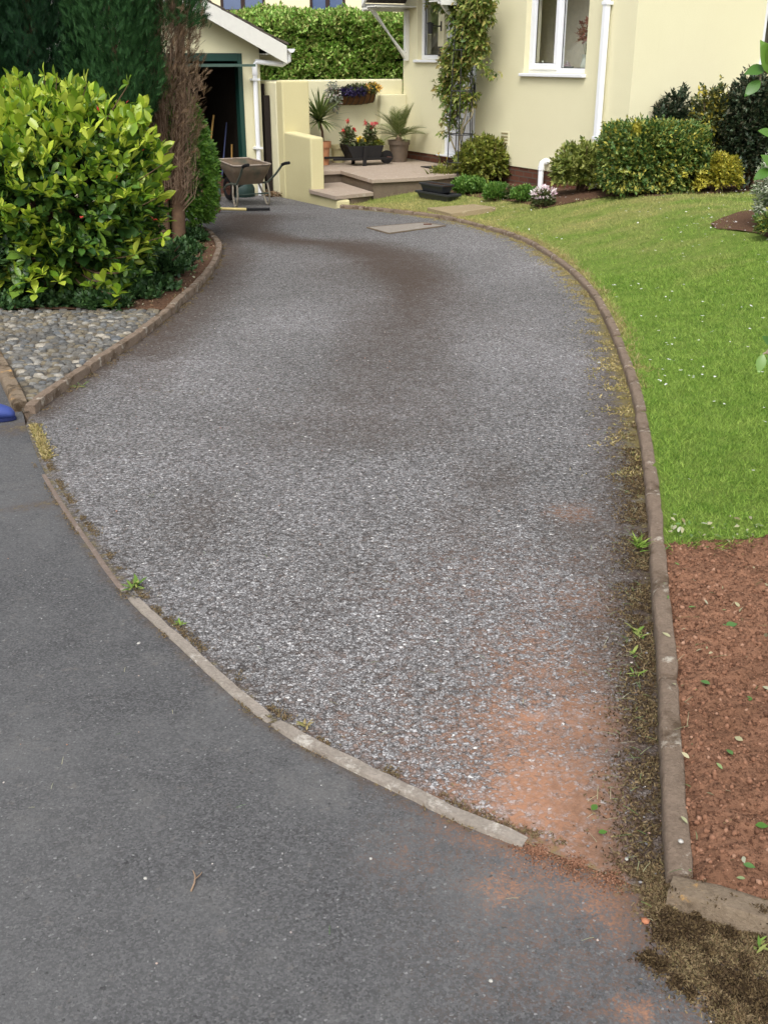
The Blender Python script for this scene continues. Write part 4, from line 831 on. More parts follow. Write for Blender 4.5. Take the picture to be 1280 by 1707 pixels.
# ------------------------------------------------------------------ patio, walls round it
def hthing(name, label, cat, k, m, z, group=None, rz=0): return thing(name, label, cat, at_h(k, m, z), HROT+rz, group)
pt = hthing('patio', 'raised patio of pale pinkish slabs in front of the door', 'patio', 1.5, -1.4, 0)
def off(mb, k, m): mb.v = [(x-k, y-m, z) for x, y, z in mb.v]; return mb
outline = [(-.25, -2.52), (1.28, -2.52), (1.28, -1.93), (2.66, -2.1), (2.72, -1.2), (2.52, -.45), (2.5, -.001), (-.25, -.001)]
def slabprism(mb, pts, z0, z1): return mb.prism([(a, b, z0) for a, b in pts], [(a, b, z1) for a, b in pts])
off(slabprism(MB(), outline, -.055, 0), 1.5, -1.4).build('slab', M['slab'], pt, bevel=.006)
ins = [(-.24, -2.5), (1.24, -2.5), (1.24, -1.9), (2.62, -2.06), (2.68, -1.2), (2.48, -.45), (2.46, -.02), (-.24, -.02)]
off(slabprism(MB(), ins, -.6, -.056), 1.5, -1.4).build('riser', M['slab_edge'], pt)
st_ = hthing('step', 'lower slab step in the angle between patio and low wall', 'step', 2.0, -2.3, -.17)
sp = [(1.30, -2.55), (2.0, -2.78), (2.86, -2.78), (2.70, -2.1), (1.30, -1.94)]
off(slabprism(MB(), sp, -.055, 0), 2.0, -2.3).build('tread', M['slab'], st_, bevel=.006)
off(slabprism(MB(), [(1.32, -2.5), (2.78, -2.5), (2.64, -2.12), (1.32, -1.96)], -.4, -.056), 2.0, -2.3).build('riser', M['slab_edge'], st_)
sw = hthing('garden_wall', 'low cream rendered wall stepping down beside the patio steps', 'wall', 1.5, -2.64, -.4)
th_ = .21; y0_, y1_ = -2.745, -2.745+th_
side = [(1.01, -.5), (2.84, -.5), (2.84, -.235), (1.99, -.235), (1.99, .545), (1.01, .575)]
mb = MB().prism([(a, y0_, b) for a, b in side], [(a, y1_, b) for a, b in side]); mb.v = [(x-1.5, y+2.64, z+.4) for x, y, z in mb.v]
sw_o = mb.build('wall', M['stucco_low'], sw, bevel=.025)
bw = hthing('screen_wall', 'tall cream rendered wall behind the patio carrying the flower basket', 'wall', -.3, -1.4, -.4)
mb = MB().box(.77, 1.008, -2.745, -2.3, -.5, 1.285); mb.v = [(x+.3, y+1.4, z+.4) for x, y, z in mb.v]; mb.build('pier', M['stucco_low'], bw, bevel=.025)
mb = MB().box(-.47, -.255, -2.75, -.003, -.5, 1.265).box(-.254, .768, -2.745, -2.56, -.5, 1.265); mb.v = [(x+.3, y+1.4, z+.4) for x, y, z in mb.v]; mb.build('wall', M['stucco'], bw, bevel=.025)
mb = MB().box(-.254, -.12, -.5, -.004, 0.002, 1.03); mb.v = [(x+.3, y+1.4, z+.4) for x, y, z in mb.v]; mb.build('ledge', M['stucco'], bw, bevel=.015)
mt = hthing('doormat', 'dark doormat on the patio below the front door', 'doormat', 1.75, -.42, .002)
MB().box(-.36, .36, -.16, .16, 0, .012).build('mat', M['mat_rubber'], mt, bevel=.003); MB().box(-.32, .32, -.12, .12, .0125, .017).build('bristles', plain('mat_bristle', S(62, 58, 54), 1.), mt)

# ------------------------------------------------------------------ garage
GK = .45
ga = hthing('garage', 'cream rendered garage with open dark green doorway and white bargeboards', 'garage', GK, -4.25, -.4)
def GL(mb): mb.v = [(x-GK, y+4.25, z+.4) for x, y, z in mb.v]; return mb
def gb(mb, name, mat, par=ga, **k): return GL(mb).build(name, mat, par, **k)
g0, g1 = -5.62, -2.86; gd0, gd1 = -5.32, -3.14; dt = 1.66; eav = 1.86; ridge = eav+.47*(g1-g0)/2+.0; gm = (g0+g1)/2
y = wl(GK, g1); 
# front wall with doorway and gable as one outline
fo = [(g0, -.5), (gd0, -.5), (gd0, dt), (gd1, dt), (gd1, -.5), (g1, -.5), (g1, eav), (gm, ridge), (g0, eav)]
mb = MB().prism([(GK, a, b) for a, b in fo], [(GK-.2, a, b) for a, b in fo])
o = gb(mb, 'front_wall', M['stucco']); bm = bmesh.new(); bm.from_mesh(o.data); bmesh.ops.triangulate(bm, faces=[f for f in bm.faces if len(f.verts) > 4]); bm.to_mesh(o.data); bm.free()
gb(MB().box(GK-5, GK-.202, g1-.2, g1, -.5, eav), 'side_wall', M['stucco']); gb(MB().box(GK-5, GK-.202, g0, g0+.2, -.5, eav), 'side_wall', M['stucco']); gb(MB().box(GK-5.2, GK-5.002, g0, g1, -.5, eav+.2), 'back_wall', M['stucco'])
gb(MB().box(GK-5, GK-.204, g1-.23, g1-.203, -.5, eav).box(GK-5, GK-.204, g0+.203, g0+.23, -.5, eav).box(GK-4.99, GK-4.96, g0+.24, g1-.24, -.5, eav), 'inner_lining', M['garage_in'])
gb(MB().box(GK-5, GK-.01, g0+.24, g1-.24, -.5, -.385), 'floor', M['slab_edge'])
mb = MB()
for s_, e in ((1, g1+.34), (-1, g0-.34)):
    z_e = eav-.47*.34; L0 = [(e, z_e), (gm, ridge), (gm, ridge+.05), (e, z_e+.05)]
    gb(MB().prism([(GK+.24, a, b+.02) for a, b in L0], [(GK-5.3, a, b+.02) for a, b in L0]), 'roof_deck', M['dark_wood'])
    # tile courses, stepped up the slope
    mt_ = MB(); nc = 9
    for i in range(nc):
        a = e+s_*.03+(gm-e-s_*.03)*i/nc; b = e+(gm-e)*(i+1.25)/nc; b = min(b, gm) if s_ < 0 else max(b, gm)
        za = z_e+.47*abs(a-e)*(1 if i else 0)+.075; zb = z_e+.47*abs(b-e)+.062
        n_ = 26
        for j in range(n_):
            xa, xb = GK+.27-j*5.6/n_, GK+.27-(j+1)*5.6/n_+.008; dz = rnd.uniform(-.006, .006)
            mt_.prism([(xa, a, za+dz), (xa, b, zb+dz), (xa, b, zb+.028+dz), (xa, a, za+.03+dz)], [(xb, a, za+dz), (xb, b, zb+dz), (xb, b, zb+.028+dz), (xb, a, za+.03+dz)])
    gb(mt_, 'roof_tiles', M['tiles'])
    bb = [(e, z_e-.19), (gm, ridge-.15), (gm, ridge+.075), (e, z_e+.06)]
    gb(MB().prism([(GK+.27, a, b) for a, b in bb], [(GK+.242, a, b) for a, b in bb]), 'bargeboard', M['wood_white'], bevel=.003)
    gb(MB().box(GK-5.2, GK+.24, min(e, e-s_*.33), max(e, e-s_*.33), z_e-.06, z_e-.045), 'soffit', M['wood_white'])
    gb(MB().box(GK-5.2, GK+.24, min(e, e-s_*.02), max(e, e-s_*.02), z_e-.17, z_e+.02), 'fascia', M['wood_white'])
    gt = MB(); ring = [(e+s_*(.06+.055*math.cos(t_)), z_e+.02-.055*math.sin(t_)) for t_ in np.linspace(0, math.pi, 9)]; ring2 = [(e+s_*(.06+.05*math.cos(t_)), z_e+.02-.05*math.sin(t_)) for t_ in np.linspace(math.pi, 0, 9)]
    rr_ = [(a, b) for a, b in ring+ring2]; gt.prism([(GK+.3, a, b) for a, b in rr_], [(GK-5.25, a, b) for a, b in rr_]); gt.prism([(GK+.305, a, b) for a, b in ring], [(GK+.29, a, b) for a, b in ring])
    gb(gt, 'gutter', M['upvc'], smooth=False)
e = g1+.34; z_e = eav-.47*.34
pts_ = [(GK+.2, e+.06, z_e-.03), (GK+.2, e+.06, z_e-.14), (GK+.12, e-.02, z_e-.2), (GK+.075, g1-.09, 1.545), (GK+.07, g1-.11, 1.5), (GK+.07, g1-.11, -.41)]
dpg = gb(MB().tube(pts_, .036, 12), 'downpipe', M['upvc'], smooth=True)
gb(MB().tube([pts_[4], (pts_[4][0], pts_[4][1], 1.36)], .043, 12), 'pipe_collar', M['upvc'], dpg)
for z_ in (1.28, .3): gb(MB().box(GK+.001, GK+.12, g1-.17, g1-.05, z_, z_+.03), 'pipe_clip', M['upvc'], dpg)
fr_ = gb(MB().box(GK-.14, GK+.012, gd1-.075, gd1-.002, -.4, dt-.002).box(GK-.14, GK+.012, gd0+.002, gd0+.075, -.4, dt-.002).box(GK-.14, GK+.012, gd0+.0755, gd1-.0755, dt-.11, dt-.002), 'door_frame', M['green_paint'], bevel=.004)
dd = gb(MB().box(GK-1.9, GK+.2, gd0+.09, gd1-.085, dt-.19, dt-.145), 'garage_door', M['green_paint'], bevel=.005)
gb(MB().box(GK+.2, GK+.24, gd0+.06, gd1+.12, dt-.185, dt-.15), 'door_edge_rail', plain('worn_green_rail', S(74, 96, 88), .5), dd)
# tools leaning inside the garage
def tool(k0, m0, k1, m1, z0, z1, r, mat, name, label, head):
    t_ = hthing(name, label, 'tool', k0, m0, -.385); b = Vector((k1-k0, m1-m0, z1-z0))
    MB().tube([(0, 0, .12), tuple(b*.5+Vector((0, 0, .06))), tuple(b)], r, 8).build('handle', mat, t_, smooth=True)
    if head == 'broom': MB().box(-.04, .04, -.16, .16, .06, .12).build('head', M['ash'], t_, bevel=.005); MB().box(-.035, .035, -.15, .15, 0, .06).build('bristles', M['dark_wood'], t_)
    else: MB().prism([(0, -.09, .22), (0, .09, .22), (0, .075, 0), (0, -.075, 0)], [(.012, -.09, .22), (.012, .09, .22), (.02, .075, 0), (.02, -.075, 0)]).tube([(0, 0, .16), (0, 0, .3)], .02, 8).build('blade', M['rust'], t_)
tool(GK-.35, -3.72, GK-.5, -3.46, -.385, .78, .016, M['ash'], 'broom', 'broom with long yellow wooden handle leaning inside the garage', 'broom')
tool(GK-.4, -3.44, GK-.6, -3.22, -.385, .66, .013, M['tool_blue'], 'rake', 'thin bluish handled tool leaning between two others in the garage', 'sp')
tool(GK-.35, -3.28, GK-.5, -3.19, -.385, .34, .015, M['ash'], 'spade', 'short wooden handled tool leaning by the garage door frame', 'sp')
bg_ = hthing('sack', 'pale grey plastic sack hanging in the dark garage', 'sack', GK-1.3, -3.8, .62)
p_ = [[(.0+.1*math.sin(a)*s_, .13*math.cos(a)*s_*(1+.1*math.sin(5*a+z*9)), z) for a in np.linspace(0, 2*math.pi, 15)] for z, s_ in ((-.32, .3), (-.28, .95), (-.1, 1.1), (.1, .9), (.22, .45), (.27, .15))]
MB().grid(p_).build('bag', plain('grey_plastic', S(120, 124, 134), .5), bg_, smooth=True); MB().tube([(0, 0, .25), (0, 0, .4), (0, .01, .72)], .004, 6).build('cord', M['ash'], bg_)
def lump(name, label, cat, k, m, z, r, mat, seed=0, tie=True):
    t_ = hthing(name, label, cat, k, m, z); bm = bmesh.new(); bmesh.ops.create_icosphere(bm, subdivisions=3, radius=1)
    for v in bm.verts: v.co = Vector((v.co.x*r[0], v.co.y*r[1], max(-.35, v.co.z)*r[2]+.35*r[2]))*(1+.16*mnoise.noise(v.co*2.3+Vector((seed, 0, 0)))+.06*mnoise.noise(v.co*6))
    me = bpy.data.meshes.new('bag'); bm.to_mesh(me); bm.free(); me.materials.append(mat); me.shade_smooth(); o = bpy.data.objects.new('bag', me); C.objects.link(o); o.parent = t_
    if tie: MB().lathe([(.02, 0), (.035, .02), (.02, .045), (.05, .09), (.0, .1)], (0, 0, r[2]*1.3)).build('neck', mat, t_, smooth=True)
    return t_
lump('rubbish_sack', 'brown sack slumped on the ground at the garage doorway behind the hedge', 'sack', 1.0, -4.05, -.4, (.2, .24, .2), plain('brown_sack', S(118, 84, 70), .9, var=.3))
lump('rubbish_sack', 'dark green sack behind the legs of the wheelbarrow', 'sack', GK+.15, -3.3, -.4, (.17, .2, .22), plain('green_sack', S(38, 62, 58), .6, var=.3), 3)
lump('rubbish_sack', 'grey blue crumpled bag beside the brown sack', 'sack', 0.75, -3.85, -.36, (.12, .14, .2), plain('blue_grey_bag', S(86, 110, 112), .6), 6)
# side gate and debris between garage and wall
gt_ = hthing('side_gate', 'dark stained timber gate between the garage and the cream wall', 'gate', .3, -2.72, -.43)
mb = MB()
for i in range(5): mb.box(-.012, .012, -.135+i*.072, -.135+i*.072+.066, .03, 1.66-.0*i)
mb.build('boards', M['dark_wood'], gt_, bevel=.004); MB().box(-.05, -.013, -.13, .22, .3, .38).build('rail', M['dark_wood'], gt_); MB().box(-.05, -.013, -.13, .22, 1.3, 1.38).build('rail', M['dark_wood'], gt_)
MB().box(.165, .235, -.115, -.035, 0, 1.5).build('post', M['dark_wood'], gt_, bevel=.006)
g = np.array([wl(.55+.35*rnd.random(), -2.98+.22*rnd.random()) for i in range(260)]); litter('leaf_litter', 'brown dead leaves drifted against the side gate', g, basev(g)+rng.uniform(.005, .07, len(g)), .03, .06, M['l_deadcon'], LEAF, 1.)

# ------------------------------------------------------------------ wheelbarrow and sledgehammer
x, y = G(414, 343)
wb = thing('wheelbarrow', 'old green and rust wheelbarrow standing at the garage doorway', 'wheelbarrow', (x, y, base(y)+.01), math.atan2(.84, -.54))
wc = plain('rusty_green_tray', S(112, 96, 78), .6, .4, var=.3, scale=5, dirt=S(52, 66, 56)); wd_ = plain('tray_inside', S(124, 100, 86), .85, .2, var=.3)
def ring(x0, x1, w0, w1, z0, z1, r=.08, n=5):
    out = []
    for cx, cy, a0_, wv, zz in ((x1-r, w1/2-r, 0, 1, z1), (x0+r, w0/2-r, 90, 1, z0), (x0+r, -w0/2+r, 180, 1, z0), (x1-r, -w1/2+r, 270, 1, z1)):
        for i in range(n): a = R(a0_+90*i/(n-1)); out.append((cx+r*math.cos(a), cy+r*math.sin(a), zz))
    return out
r0 = ring(-.26, .50, .58, .50, .565, .60, .09); r1 = ring(-.12, .22, .40, .34, .30, .30, .07); r2 = ring(-.20, .38, .52, .44, .45, .46, .085)
mb = MB(); n_ = len(r0); mb.add(r0+r2+r1, [(i+j*n_, (i+1) % n_+j*n_, (i+1) % n_+(j+1)*n_, i+(j+1)*n_) for j in range(2) for i in range(n_)]+[tuple(range(2*n_, 3*n_))])
o = mb.build('tray', wc, wb, smooth=True, solid=.006)
MB().tube(r0+[r0[0]], .010, 8).build('rim', plain('worn_rim', S(170, 156, 142), .5, dirt=S(110, 90, 76)), o, smooth=True)
for s_ in (-1, 1):
    tb = MB().tube([(.62, s_*.09, .16), (.40, s_*.13, .25), (.10, s_*.19, .295), (-.16, s_*.24, .31), (-.36, s_*.275, .44), (-.52, s_*.30, .575), (-.60, s_*.305, .60)], .015, 9)
    hd = tb.build('handle', plain('green_grey_tube', S(96, 104, 92), .5, var=.25, dirt=S(54, 72, 62)), wb, smooth=True)
    MB().tube([(-.52, s_*.30, .578), (-.60, s_*.305, .60), (-.71, s_*.308, .615)], .021, 10).build('grip', M['rubber_black'], hd, smooth=True)
    lg = MB(); path = [(-.17, s_*.235, .31), (-.20, s_*.25, .16), (-.17, s_*.255, .03), (-.13, s_*.255, .004), (-.08, s_*.25, .03), (-.01, s_*.235, .16), (.04, s_*.20, .29)]
    lg.tube(path, .014, 8); lg.build('leg', plain('pale_worn_tube', S(150, 142, 126), .5, var=.2, dirt=S(96, 84, 68)), wb, smooth=True)
mb = MB().tube([(-.19, -.25, .17), (-.19, .25, .17)], .010, 8); mb.build('cross_brace', plain('green_brace', S(50, 66, 58), .5), wb, smooth=True)
wh = MB(); tor = [[(.60+(.13+.045*math.cos(b))*math.cos(a), .04*math.sin(b), .175+(.13+.045*math.cos(b))*math.sin(a)) for b in np.linspace(0, 2*math.pi, 9)] for a in np.linspace(0, 2*math.pi, 25)]
wo_ = wh.grid(tor).build('wheel', M['rubber_black'], wb, smooth=True)
rm = MB(); rm.v = []; V = []; 
for s_ in (-.02, .02): V.append([(.60+.1*math.cos(a), s_, .175+.1*math.sin(a)) for a in np.linspace(0, 2*math.pi, 20, endpoint=False)])
rm.prism(V[0], V[1]); rm.tube([(.60, -.1, .175), (.60, .1, .175)], .01, 8); rm.build('rim', M['rust'], wo_)
x0_, y0_ = G(364, 355); x1_, y1_ = G(450, 353)
sh_ = thing('sledgehammer', 'sledgehammer with yellow and black handle lying on the drive', 'hammer', (x0_, y0_, base(y0_)+.012), math.atan2(y1_-y0_, x1_-x0_)); L_ = math.hypot(x1_-x0_, y1_-y0_)
hv = [(math.cos(a), math.sin(a)) for a in np.linspace(0, 2*math.pi, 8, endpoint=False)+math.pi/8]
MB().prism([(.038*a-.0, -.075, .042+.04*b) for a, b in hv], [(.038*a, .075, .042+.04*b) for a, b in hv]).build('head', M['rust'], sh_, bevel=.006)
MB().tube([(.03, 0, .042), (L_*.55, 0, .024)], .019, 10).build('handle', M['tool_yellow'], sh_, smooth=True); MB().tube([(L_*.545, 0, .0245), (L_*.98, 0, .02), (L_, 0, .02)], [.021, .021, .025], 10).build('grip', M['rubber_black'], sh_, smooth=True)
# stones by the garage side of the hedge
# covers and slabs in the ground
def quad_slab(name, label, cat, px, zf, mat, th_=.03, kind=None, hv=0):
    P4 = [Vector((*G(u, v, zf), 0)) for u, v in px]; c = sum(P4, Vector())/4; z = zf(c.x, c.y); t_ = thing(name, label, cat, (c.x, c.y, z))
    zz = [zf(p.x, p.y)-z for p in P4]; MB().prism([tuple(p-c)[:2]+(h_-.04,) for p, h_ in zip(P4, zz)], [tuple(p-c)[:2]+(h_+th_,) for p, h_ in zip(P4, zz)]).build('slab', mat, t_, bevel=.004)
    return t_, P4, c
t_, P4, c = quad_slab('inspection_cover', 'concrete inspection cover set flush in the top of the driveway', 'cover', [(612, 381), (706, 373), (742, 378), (648, 391)], lambda x, y: base(y), M['hatch'], .016)
fr_p = [p-c for p in P4]; mb = MB()
for i in range(4):
    a, b = fr_p[i], fr_p[(i+1) % 4]; d_ = (b-a).normalized(); n__ = Vector((-d_.y, d_.x, 0))*.010
    mb.prism([tuple(a+n__*k_+Vector((0, 0, z_-base(c.y)+base(a.y+c.y)))) for k_, z_ in ((1, .0), (-1, .0), (-1, .0185), (1, .0185))], [tuple(b+n__*k_+Vector((0, 0, z_-base(c.y)+base(b.y+c.y)))) for k_, z_ in ((1, .0), (-1, .0), (-1, .0185), (1, .0185))])
mb.build('frame', M['slab_edge'], t_)
for i in (0, 2): m_ = (fr_p[i]+fr_p[(i+3) % 4])/2*.75; MB().box(m_.x-.05, m_.x+.05, m_.y-.02, m_.y+.02, .01, .0205).build('lifting_slot', M['rust'], t_)
t_, P4, c = quad_slab('stepping_slab', 'sandy concrete slab lying in the grass by the driveway top', 'slab', [(712, 352), (790, 346), (826, 351), (752, 362)], zlawn, M['stepping'], .045)
# black plastic troughs, one standing on the other
def trough(x, y, z, l, w_, h, rz, label):
    t_ = thing('plant_trough', label, 'trough', (x, y, z), rz, 'black plastic troughs stacked on the lawn')
    def rc(a, b, zz): return [(-a, -b, zz), (a, -b, zz), (a, b, zz), (-a, b, zz)]
    l /= 2; w_ /= 2; mb = MB(); rs = [rc(l, w_, 0), rc(l, w_, .025), rc(l*.93, w_*.86, .026), rc(l*.86, w_*.72, h)]
    vs_ = sum(rs, []); mb.add(vs_, [(i+4*j, (i+1) % 4+4*j, (i+1) % 4+4*(j+1), i+4*(j+1)) for j in range(3) for i in range(4)]+[(0, 1, 2, 3), (12, 13, 14, 15)])
    mb.v = [(a, b, h-c_) for a, b, c_ in mb.v] if False else mb.v
    mb.build('body', M['black_pot'], t_, bevel=.004)
    mb = MB()
    for i in range(-3, 4): mb.box(i*l*.24-.006, i*l*.24+.006, -w_*.80, w_*.80, h*.45, h*.47)
    mb.build('ribs', M['black_pot'], t_); MB().box(-l*.8, l*.8, -w_*.6, w_*.6, h+.0005, h+.008).build('foot', M['black_pot'], t_, bevel=.003); return t_
bx_, by_ = G(729, 330, zlawn); az_ = math.atan2(ha[1], ha[0])+.12
def trough2(x, y, z, l, w_, h, rz, label):   # right way up, rim on top
    t_ = thing('plant_trough', label, 'trough', (x, y, z), rz, 'black plastic troughs stacked on the lawn'); l /= 2; w_ /= 2
    def rc(a, b, zz): return [(-a, -b, zz), (a, -b, zz), (a, b, zz), (-a, b, zz)]
    rs = sum([rc(l*.86, w_*.74, 0), rc(l*.97, w_*.93, h-.03), rc(l*1.03, w_*1.08, h-.03), rc(l*1.03, w_*1.08, h), rc(l*.94, w_*.88, h), rc(l*.84, w_*.72, .02)], [])
    MB().add(rs, [(i+4*j, (i+1) % 4+4*j, (i+1) % 4+4*(j+1), i+4*(j+1)) for j in range(5) for i in range(4)]+[(0, 1, 2, 3), (20, 21, 22, 23)]).build('body', M['black_pot'], t_, bevel=.004)
    mb = MB()
    for i in range(-3, 4): mb.box(i*l*.24-.008, i*l*.24+.008, -w_*.98, w_*.98, h*.72, h*.74)
    mb.build('ribs', M['black_pot'], t_); return t_
trough2(bx_, by_-.12, zlawn(bx_, by_)-.005, .74, .22, .10, az_, 'longer lower black plastic trough lying on the grass')
bt_ = trough2(bx_-.02, by_-.06, zlawn(bx_, by_)+.096, .52, .20, .11, az_, 'shorter black plastic trough standing on the longer one')
MB().box(-.27, .27, -.09, .09, .088, .098).build('soil', M['soilpot'], bt_)

# ------------------------------------------------------------------ plants on the left
def bedz(x, y): return zbed(x, y)
bx0, by0 = -2.62, 8.55; bz0 = bedz(bx0, by0)
ls = thing('evergreen_shrub', 'large glossy evergreen shrub with lime green leaf rosettes above the cobbles', 'shrub', (bx0, by0, bz0))
cc = (0, 0, .70); rr_ = (.88, .84, .80)
def mound(n, shell, seed=4, zl=-.75):
    p, o_ = blob(n, cc, rr_, shell, .17, 3.8, seed, 2.4, zl); k = p[:, 2] > .06; return p[k], o_[k]
P_ = np.array([D(u, v, y)-Vector((bx0, by0, bz0)) for u, v, y in [(187, 512, 7.75), (196, 492, 7.75), (150, 478, 7.7), (175, 470, 7.7), (72, 458, 7.7), (50, 470, 7.72), (60, 490, 7.7), (200, 455, 7.75), (225, 425, 7.9), (185, 455, 7.7), (100, 470, 7.75), (262, 330, 8.1), (270, 275, 8.2), (272, 395, 8.2), (240, 180, 8.4), (215, 140, 8.4), (145, 140, 8.3), (30, 130, 8.2), (18, 145, 8.2), (75, 125, 8.4), (95, 130, 8.5)]])
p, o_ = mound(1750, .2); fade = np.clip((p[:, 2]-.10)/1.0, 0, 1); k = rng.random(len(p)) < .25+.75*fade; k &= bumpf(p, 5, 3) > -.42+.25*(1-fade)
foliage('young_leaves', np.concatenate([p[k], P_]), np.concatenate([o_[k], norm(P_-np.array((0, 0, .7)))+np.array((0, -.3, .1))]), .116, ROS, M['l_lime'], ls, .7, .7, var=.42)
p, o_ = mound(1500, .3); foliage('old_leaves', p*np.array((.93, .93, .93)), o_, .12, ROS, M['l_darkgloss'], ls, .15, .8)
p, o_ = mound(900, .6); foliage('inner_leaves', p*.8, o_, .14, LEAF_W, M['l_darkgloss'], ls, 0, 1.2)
stems('branches', ls, (0, 0, 0), (.8, .7), 1.4, 26, M['bark'], .016, 5)
# a few sprigs reaching out low over the cobbles
mb = MB()
for p in P_: mb.tube([Vector((p[0]*.35, p[1]*.35, p[2]*.5+.1)), Vector((p[0]*.75, p[1]*.75, p[2]*.85)), Vector(p)], [.008, .005, .003], 5)
mb.build('sprig_stems', M['bark'], ls, smooth=True)
g = P_[[0]]; p, o_ = mound(26, .05, 4, -.5); foliage('red_tinged_leaves', p, o_, .045, LEAF_S, M['petal_red'], ls, 0, 1)
shrub('grey_green_shrub', 'dull blue green shrub at the left edge below the lime shrub', 'shrub', (-3.35, 8.05, bedz(-3.35, 8.05)), (.52, .40), .95, 900, .085, ROS_E, M['l_ground'], shell=.4, seed=6)
for i, (u, v, r, h, lab) in enumerate([(268, 462, .30, .2, 'low leafy ground cover right of the lime shrub by the edging'), (222, 500, .26, .13, 'low ferny ground cover under the lime shrub behind the cobbles'), (120, 508, .34, .09, 'low shaded ground cover at the back of the cobbles'), (290, 445, .26, .2, 'small leafy plant at the foot of the cypress trunk'), (308, 424, .22, .14, 'low leaves between the bare trunk and the edging'), (252, 488, .24, .12, 'low leaves nearest the end of the cobbles'), (322, 404, .2, .14, 'low leaves under the narrow clipped bush'), (30, 512, .36, .12, 'low leaves at the far left behind the cobbles'), (170, 516, .24, .10, 'low leaves behind the middle of the cobbles')]):
    x, y = G(u, v, bedz); shrub('ground_cover', lab, 'ground cover', (x-.03, y+.12, bedz(x, y)), (r*.9, r*.7), h, 420, .055, ROS_E, M['l_ground'], 'low plants under the lime shrub', shell=.7, amp=.4, seed=20+i, ns=5, bury=.15, up=.9)
# cypresses
def cypress(name, label, x, y, r, z0, z1, n, mat, seed, size=.11, lobes=9, dead=0, group='cypress trees at the upper left', th=.13):
    bz = bedz(x, y); t_ = thing(name, label, 'tree', (x, y, bz), 0, group); q = random.Random(seed)
    z = z0+(z1-z0)*rng.random(n)**1.15; a = rng.uniform(0, 6.283, n); f = (z-z0)/(z1-z0)
    R0 = r*np.clip(1-.75*f, .12, 1)*np.clip(.55+f*6, .55, 1)
    lob = np.abs(np.sin(a*lobes/2+seed+1.3*np.sin(z*.9+seed)))**.6; R1 = R0*(.66+.34*lob+.10*bumpf(np.stack([np.cos(a)*2, np.sin(a)*2, z], 1), 2.2, seed))
    s_ = 1-.62*rng.random(n)**1.7; p = np.stack([np.cos(a)*R1*s_, np.sin(a)*R1*s_, z-bz], 1)
    d = np.stack([np.cos(a)*.5, np.sin(a)*.5, np.ones(n)*1.0], 1)+.35*rng.normal(size=(n, 3))
    up = np.stack([np.cos(a), np.sin(a), np.zeros(n)], 1)+.5*rng.normal(size=(n, 3))
    fol = inst('crown', CYP, p, frames(d, up), size*rng.uniform(.6, 1.3, n), mat, t_)
    mb = MB(); mb.tube([(0, 0, -.1), (.02, .01, 1.2), (-.02, 0, 2.6), (0, 0, z1-bz-.2)], [th, th*.85, th*.6, .02], 10)
    tk = mb.build('trunk', M['bark'], t_, smooth=True)
    return t_
cypress('cypress_tree', 'dark green cypress filling the upper left corner', -4.2, 10.95, 1.25, .3, 6.5, 52000, M['l_conifer'], 1, .12)
cypress('cypress_tree', 'dark green cypress in the middle behind the lime shrub', -3.35, 11.0, .86, .45, 6.2, 48000, M['l_conifer'], 2.4, .11)
cypress('cypress_tree', 'brighter green cypress overhanging the bare brown trunk', -2.52, 10.75, .52, 1.02, 5.6, 34000, M['l_conifer2'], 4.1, .09, th=.05)
# dying cypress: bare brown stems below, green only high up
dx_, dy_ = -2.16, 11.15; dz_ = bedz(dx_, dy_)
dc = thing('dying_cypress', 'cypress with dead brown lower branches and bare trunks, left of the garage', 'tree', (dx_, dy_, dz_))
for i, (ox, oy, lx, ly, r) in enumerate([(-.12, -.08, .03, .0, .05), (.02, .02, .05, .02, .045), (-.22, .1, -.05, .05, .04)]):
    MB().tube([(ox, oy, -.1), (ox+lx, oy+ly, .7), (ox+lx*3, oy+ly*2, 1.6), (ox+lx*4, oy+ly*2, 3.2)], [r*1.7, r*1.4, r*1.1, r*.5], 9).build('trunk', M['bark'], dc, smooth=True)
mb = MB(); q = random.Random(8)
for i in range(520):
    a = q.uniform(0, 6.28); z = q.uniform(.35, 2.3); b = Vector((.05+.12*math.cos(a)-.06, .1*math.sin(a), z)); l_ = q.uniform(.25, .5)*(1 if z > .9 else .7); k_ = q.uniform(.35, .75)
    e = b+Vector((math.cos(a)*l_*k_*.75, math.sin(a)*l_*k_*.75, l_)); m_ = b.lerp(e, .5)+Vector((math.cos(a)*.05, math.sin(a)*.05, -.03))
    mb.tube([b, m_, e], [.006, .004, .0015], 4, False)
    for j in range(3):
        s2 = m_.lerp(e, q.random()); mb.tube([s2, s2+Vector((q.uniform(-.1, .1), q.uniform(-.1, .1), q.uniform(.05, .16)))], [.0025, .001], 3, False)
mb.build('dead_branches', M['twig'], dc)
n = 2600; z = rng.uniform(.55, 2.6, n); a = rng.uniform(0, 6.28, n); R1 = (.16+.16*np.clip((z-.4)/1.1, 0, 1))*(.6+.4*rng.random(n))*(1+.25*bumpf(np.stack([np.cos(a), np.sin(a), z], 1), 3, 2))
p = np.stack([np.cos(a)*R1*1.15+.03, np.sin(a)*R1, z], 1); keep = rng.random(n) < .25+.75*np.clip((z-.7)/.9, 0, 1); p = p[keep]; a = a[keep]; n = len(p)
inst('dead_sprays', CYP, p, frames(np.stack([np.cos(a)*.5, np.sin(a)*.5, np.ones(n)], 1)+.4*rng.normal(size=(n, 3))), .11*rng.uniform(.5, 1.2, n), M['l_deadcon'], dc)
n = 9000; z = rng.uniform(2.05, 4.6, n); a = rng.uniform(0, 6.28, n); R1 = .46*np.clip(1.05-(z-2.1)/3, .1, 1)*(.6+.4*rng.random(n))*(1+.2*bumpf(np.stack([np.cos(a), np.sin(a), z], 1), 3, 5))
